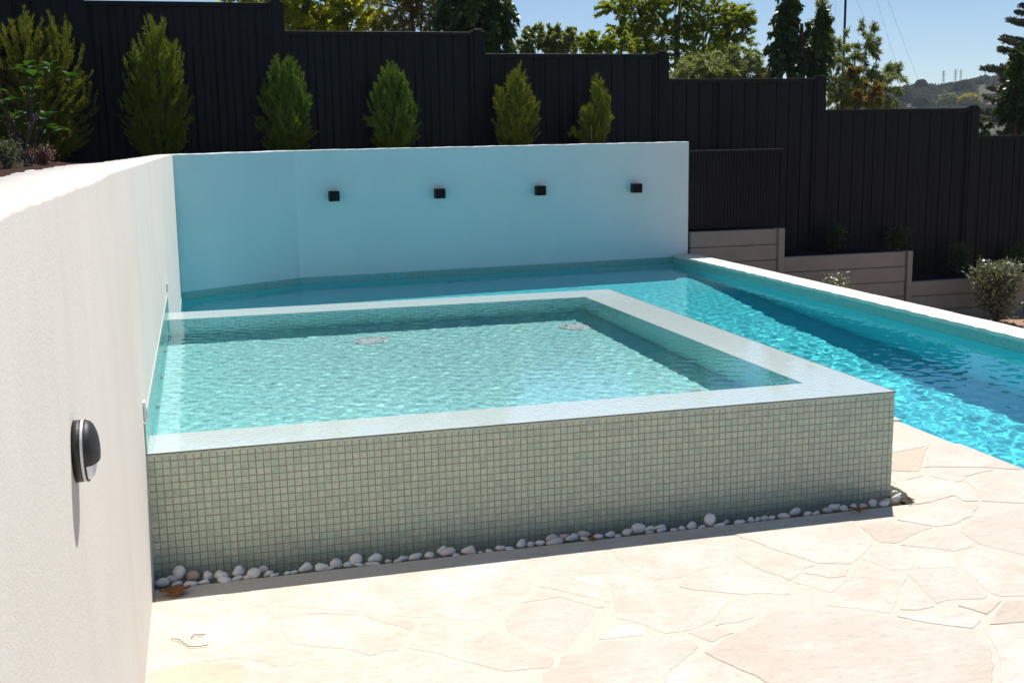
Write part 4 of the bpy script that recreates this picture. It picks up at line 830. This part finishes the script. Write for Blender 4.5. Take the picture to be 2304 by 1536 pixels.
tree('oleander_shrub', gb(1650, 14), cl(14, (1560, 165, (60, 30), 1.), (1640, 150, (60, 34), 1.2), (1700, 165, (46, 34), .9), (1605, 175, (50, 26), .7)), 5200, .055, .009, M['olive'], 'narrow leafed grey green shrub just behind the fourth fence panel', 'shrub', seed=67, trunk=.05)
tree('pear_tree', gb(1800, 13.6), cl(13.6, (1765, 95, (26, 85), 1.2), (1775, 20, (20, 60), .8), (1830, 110, (38, 66), 1.2), (1850, 50, (16, 40), .4)), 6200, .040, .022, M['pear'], 'dark glossy upright tree left of the tall thin pole', seed=68, droop=.8, up=.0)
tree('willow_shrub', gb(1920, 15.5), cl(15.5, (1855, 60, (26, 60), .8), (1880, 130, (40, 60), 1.), (1955, 95, (26, 42), .8), (1925, 185, (66, 42), 1.4), (2010, 165, (42, 18), .5), (1985, 205, (50, 34), .9), (1945, 225, (70, 30), .9), (1895, 200, (40, 50), .8)), 7600, .050, .0085, M['olive'], 'airy narrow leafed shrub right of the tall thin pole', 'shrub', seed=69, trunk=.06)
tree('bronze_shrub', gb(1955, 14.6), cl(14.6, (1960, 215, (34, 26), 1.), (1925, 160, (14, 24), .5)), 900, .045, .011, M['red'], 'small bronze leafed shrub in front of the airy shrub', 'shrub', seed=70, trunk=.04)
tree('vine_tree', gb(2285, 16), cl(16, (2292, 160, (24, 60), 1.), (2285, 240, (30, 60), 1.2), (2320, 200, (50, 90), 1.6), (2220, 290, (14, 34), .25)), 5200, .045, .026, M['pear'], 'leafy dark green tree at the right edge behind the fence', seed=71, droop=.5)
def norfolk(base, h, R, seed):
    r = np.random.default_rng(seed); o = empty('norfolk_pine', base); tag(o, 'tall tiered dark pine at the right edge against the sky', 'pine tree', 'trees behind the fence'); t = MB(); t.tube([(0, 0, 0), (0, 0, h)], [.35, .04], 8); C = []; A = []; B = []
    for k in range(20):
        z = h*(.12+.86*k/20); rad0 = R*(1-k/21)**.75
        for q in range(9):
            az = q*.698+k*.5+r.uniform(-.25, .25); rad = rad0*r.uniform(.6, 1.12); z = h*(.12+.86*(k+r.uniform(-.35, .35))/20); o_d = np.array([math.cos(az), math.sin(az), 0]); m = 10; prev = None; pts = []
            for s in np.linspace(0, 1, 5): pts.append(o_d*rad*s+np.array([0, 0, z-rad*.05*s+rad*.18*s*s]))
            t.tube([tuple(p_) for p_ in pts], [.05, .04, .03, .02, .01], 4, False)
            for s in np.linspace(.18, 1, 9):
                c0 = o_d*rad*s+np.array([0, 0, z-rad*.05*s+rad*.18*s*s])
                for sd in (-1, 1):
                    dv = unit(o_d*.6+np.array([-o_d[1], o_d[0], 0])*sd*.9+np.array([0, 0, .25])); L = rad*.22*(1.1-s*.6); mm = 44; ss = r.random(mm); cc = c0+np.outer(ss*L, dv)+r.normal(0, .06, (mm, 3)); d = unit(dv+r.normal(0, .45, (mm, 3))); C.append(cc); A.append(d*r.uniform(.10, .18, mm)[:, None]); B.append(unit(np.cross(d, rdir(r, mm)))*.05)
    V, F = cards(np.concatenate(C), np.concatenate(A), np.concatenate(B)); link('crown', np_mesh('crown', V, F), M['norf'], o); t.build('trunk', M['bark'], o)
p = at(2345, 300, 1, 55); norfolk((p[0], 55, -6), 19.5, 5.6, 72)
# ---- tall pole with stay wires
p = at(1897, 165, 1, 30); o = empty('utility_pole', (p[0], 30, GB)); tag(o, 'tall thin dark pole rising above the fence trees', 'pole')
t = MB(); t.tube([(0, 0, 0), (0, 0, 13)], [.045, .035], 8); t.build('shaft', M['black'], o); t = MB(); t.box((-.6, -.03, 12.2), (.6, .03, 12.3)); t.build('cross_arm', M['black'], o)
for k, (a, b) in enumerate((((2000, 0), (2075, 200)), ((1978, 10), (2010, 120)), ((1880, 0), (1878, 90)), ((1930, 0), (1962, 70)))):
    P0 = Vector(at(*a, 1, 40)); P1 = Vector(at(*b, 1, 48)); d = (P1-P0); t = MB(); A_ = P0-d*1.0; E_ = P1+d*.35; t.tube([tuple(A_.lerp(E_, s)-A_-Vector((0, 0, .5*s*(1-s)))) for s in np.linspace(0, 1, 7)], .0042, 4); o = t.build('overhead_wire', M['black']); o.location = A_
    tag(o, ('sloping overhead wire nearest the far hill', 'sloping overhead wire right of the airy shrub', 'steep overhead wire left of the tall pole', 'sloping overhead wire just right of the tall pole')[k], 'wire', 'thin overhead wires against the sky')
# ---- far hillside
HY = 420.
sky_pts = [(1500, 262), (1850, 255), (1990, 212), (2060, 190), (2100, 196), (2150, 188), (2230, 172), (2304, 168), (2500, 150), (2900, 190), (3600, 230)]
def hill_h(u): return np.interp(u, [a for a, b in sky_pts], [b for a, b in sky_pts])
us = np.linspace(1300, 3600, 120); V = []; nR = 10
for j in range(nR):
    f_ = j/(nR-1); y = HY*(.40+.60*f_)
    for u in us:
        top = at(u, hill_h(u)+10, 1, HY); x = at(u, 250, 1, y)[0]; V.append((x, y, -14+(top[2]+14)*f_**1.3))
n = len(us); F = [(j*n+i, j*n+i+1, (j+1)*n+i+1, (j+1)*n+i) for j in range(nR-1) for i in range(n-1)]
s = MB(); s.add(V, F); tag(s.build('hill', plain('dry_bush_slope', (.085, .09, .06), .95, .1, .3, .05), None, True), kind='structure')
def hill_at(u, v):                                        # point of the slope seen at a photo point
    lo = None
    for f_ in np.linspace(0, 1, 400):
        y = HY*(.40+.60*f_); top = at(u, hill_h(u)+10, 1, HY); z = -14+(top[2]+14)*f_**1.3; q = at(u, v, 1, y)
        if q[2] <= z: return np.array([q[0], y, z])
    return np.array([*at(u, hill_h(u)+10, 1, HY)])
def blob_tree(r, c, rad, n, hgt):
    d = rdir(r, n); d[:, 2] = np.abs(d[:, 2])*1.0-.15; k = r.random(n)**.3; cc = c+d*np.array([rad, rad, hgt])*k[:, None]; dd = rdir(r, n); l = rad*r.uniform(.10, .20, n); return cc, dd*l[:, None], unit(np.cross(dd, rdir(r, n)))*(l*.55)[:, None]
r = np.random.default_rng(90); C = []; A = []; B = []
for k in range(900):
    u = r.uniform(1830, 2420); v = hill_h(u)+r.uniform(-2, 112)
    if abs(u-2228) < 36 and 196 < v < 232: continue
    q = hill_at(u, v); s_px = np.dot(q-CAM, CF)/FPX; rad = r.uniform(10, 22)*s_px; a, b, c = blob_tree(r, q+np.array([0, 0, rad*.1]), rad, 170, rad*r.uniform(.55, .85)); C.append(a); A.append(b); B.append(c)
V, F = cards(np.concatenate(C), np.concatenate(A), np.concatenate(B)); tag(link('hill_woodland', np_mesh('hill_woodland', V, F), M['hillg']), 'grey green bushland covering the far hillside', 'woodland', None, 'stuff')
def far_tree(u, vb, vt, wpx, mat, label, seed, dens=1500):
    r = np.random.default_rng(seed); q = hill_at(u, vb); sp = np.dot(q-CAM, CF)/FPX; o = empty('hill_tree', q); tag(o, label, 'tree', 'single trees on the far hill'); rad = wpx*.5*sp; hgt = (vb-vt)*sp; a, b, c = blob_tree(r, np.array([0, 0, hgt*.35]), rad, dens, hgt*.62); V, F = cards(a, b, c); link('crown', np_mesh('crown', V, F), mat, o); t = MB(); t.tube([(0, 0, -1), (0, 0, hgt*.5)], [rad*.08, rad*.05], 6); t.build('trunk', M['bark'], o)
far_tree(2180, 244, 206, 52, M['ylw'], 'round golden yellow tree on the far hill', 91); far_tree(2133, 246, 205, 50, M['plg'], 'round pale green tree left of the golden one', 92); far_tree(2070, 250, 208, 40, M['hillg'], 'grey green round tree left of the pale one', 93)
far_tree(2072, 205, 176, 32, M['hilld'], 'dark umbrella shaped tree breaking the hill skyline', 94); far_tree(2030, 246, 190, 44, M['hilld'], 'dark tall tree at the left end of the hill', 95); far_tree(2165, 214, 178, 46, M['hilld'], 'dark rounded tree on the ridge above the golden tree', 96)
MW = plain('far_house_wall', (.33, .29, .27), .9, .2, .1); MR = plain('far_roof_tile', (.20, .14, .12), .9, .2, .1); MG = plain('far_window', (.04, .05, .06), .3, .5)
def house(u, v, wpx, hpx, label, rz=0):
    q = hill_at(u, v); sp = np.dot(q-CAM, CF)/FPX; w_, h_ = wpx*sp, hpx*sp; q = q-np.array([0, 3, 0.]); o = empty('hill_house', q, rz); tag(o, label, 'house', 'houses on the far hill'); d_ = w_*.5; hw = h_*.62
    b = MB(); b.box((-w_/2, -d_/2, -4), (w_/2, d_/2, hw)); b.build('wall', MW, o); b = MB(); e = .04*w_; b.add([(-w_/2-e, -d_/2-e, hw), (w_/2+e, -d_/2-e, hw), (w_/2+e, d_/2+e, hw), (-w_/2-e, d_/2+e, hw), (-w_*.3, 0, h_), (w_*.3, 0, h_)], [(0, 1, 5, 4), (1, 2, 5), (2, 3, 4, 5), (3, 0, 4), (0, 3, 2, 1)]); b.build('roof', MR, o)
    for k in range(4): x = -w_*.36+k*w_*.24; b = MB(); b.box((x-w_*.05, -d_/2-.08, hw*.3), (x+w_*.05, -d_/2+.01, hw*.75)); b.build('window', MG, o)
house(2232, 220, 42, 14, 'long low house with brown roof right of the golden tree'); house(2104, 225, 18, 12, 'small grey house left of the pale green tree', .4); house(2132, 197, 30, 5, 'flat dark building on the hill ridge below the pylons'); house(2228, 246, 44, 16, 'grey roofed house lower down beside the right edge tree', .2)
def pylon(u, vb, vt, label):
    q = at(u, vb, 1, HY*1.15); sp = np.dot(q-CAM, CF)/FPX; h = (vb-vt)*sp; o = empty('power_pylon', q); tag(o, label, 'pylon', 'power pylons on the far ridge'); b = h*.10; rd = h*.010; t = MB()
    for sx in (-1, 1):
        for sy in (-1, 1): t.tube([(sx*b, sy*b, -h*.3), (sx*b*.35, sy*b*.35, h*.6), (0, 0, h)], rd, 4)
    for k in range(7): z = h*(k/7); w0 = b*(1-.65*min(1, z/(h*.6))); w1 = b*(1-.65*min(1, (z+h/7)/(h*.6))); t.tube([(-w0, -w0, z), (w1, -w1, z+h/7)], rd*.6, 3); t.tube([(w0, -w0, z), (-w1, -w1, z+h/7)], rd*.6, 3)
    t.build('tower', M['charcoal'], o)
    for z, wd in ((.62, .20), (.76, .24), (.9, .17)): a = MB(); a.tube([(-h*wd, 0, h*z), (0, 0, h*(z+.03)), (h*wd, 0, h*z)], rd*.9, 4); a.build('cross_arm', M['charcoal'], o)
pylon(2122, 190, 159, 'leftmost lattice pylon on the far ridge'); pylon(2149, 186, 156, 'second lattice pylon from the left, the darkest'); pylon(2161, 182, 157, 'third lattice pylon, close right of the darkest'); pylon(2217, 172, 153, 'rightmost lattice pylon near the tiered pine')
# ------------------------------------------------------------------ air between here and the far hill
hz = MB(); hz.box((-910, -910, -22), (910, 910, 62)); hm = bpy.data.materials.new('haze_air'); hm.use_nodes = True; hm.node_tree.nodes.clear()
ho = hm.node_tree.nodes.new('ShaderNodeOutputMaterial'); hv = hm.node_tree.nodes.new('ShaderNodeVolumePrincipled'); hv.inputs['Color'].default_value = (.80, .88, 1, 1); hv.inputs['Density'].default_value = .00022; hv.inputs['Anisotropy'].default_value = .2
hm.node_tree.links.new(hv.outputs[0], ho.inputs['Volume']); tag(hz.build('haze', hm), kind='stuff')
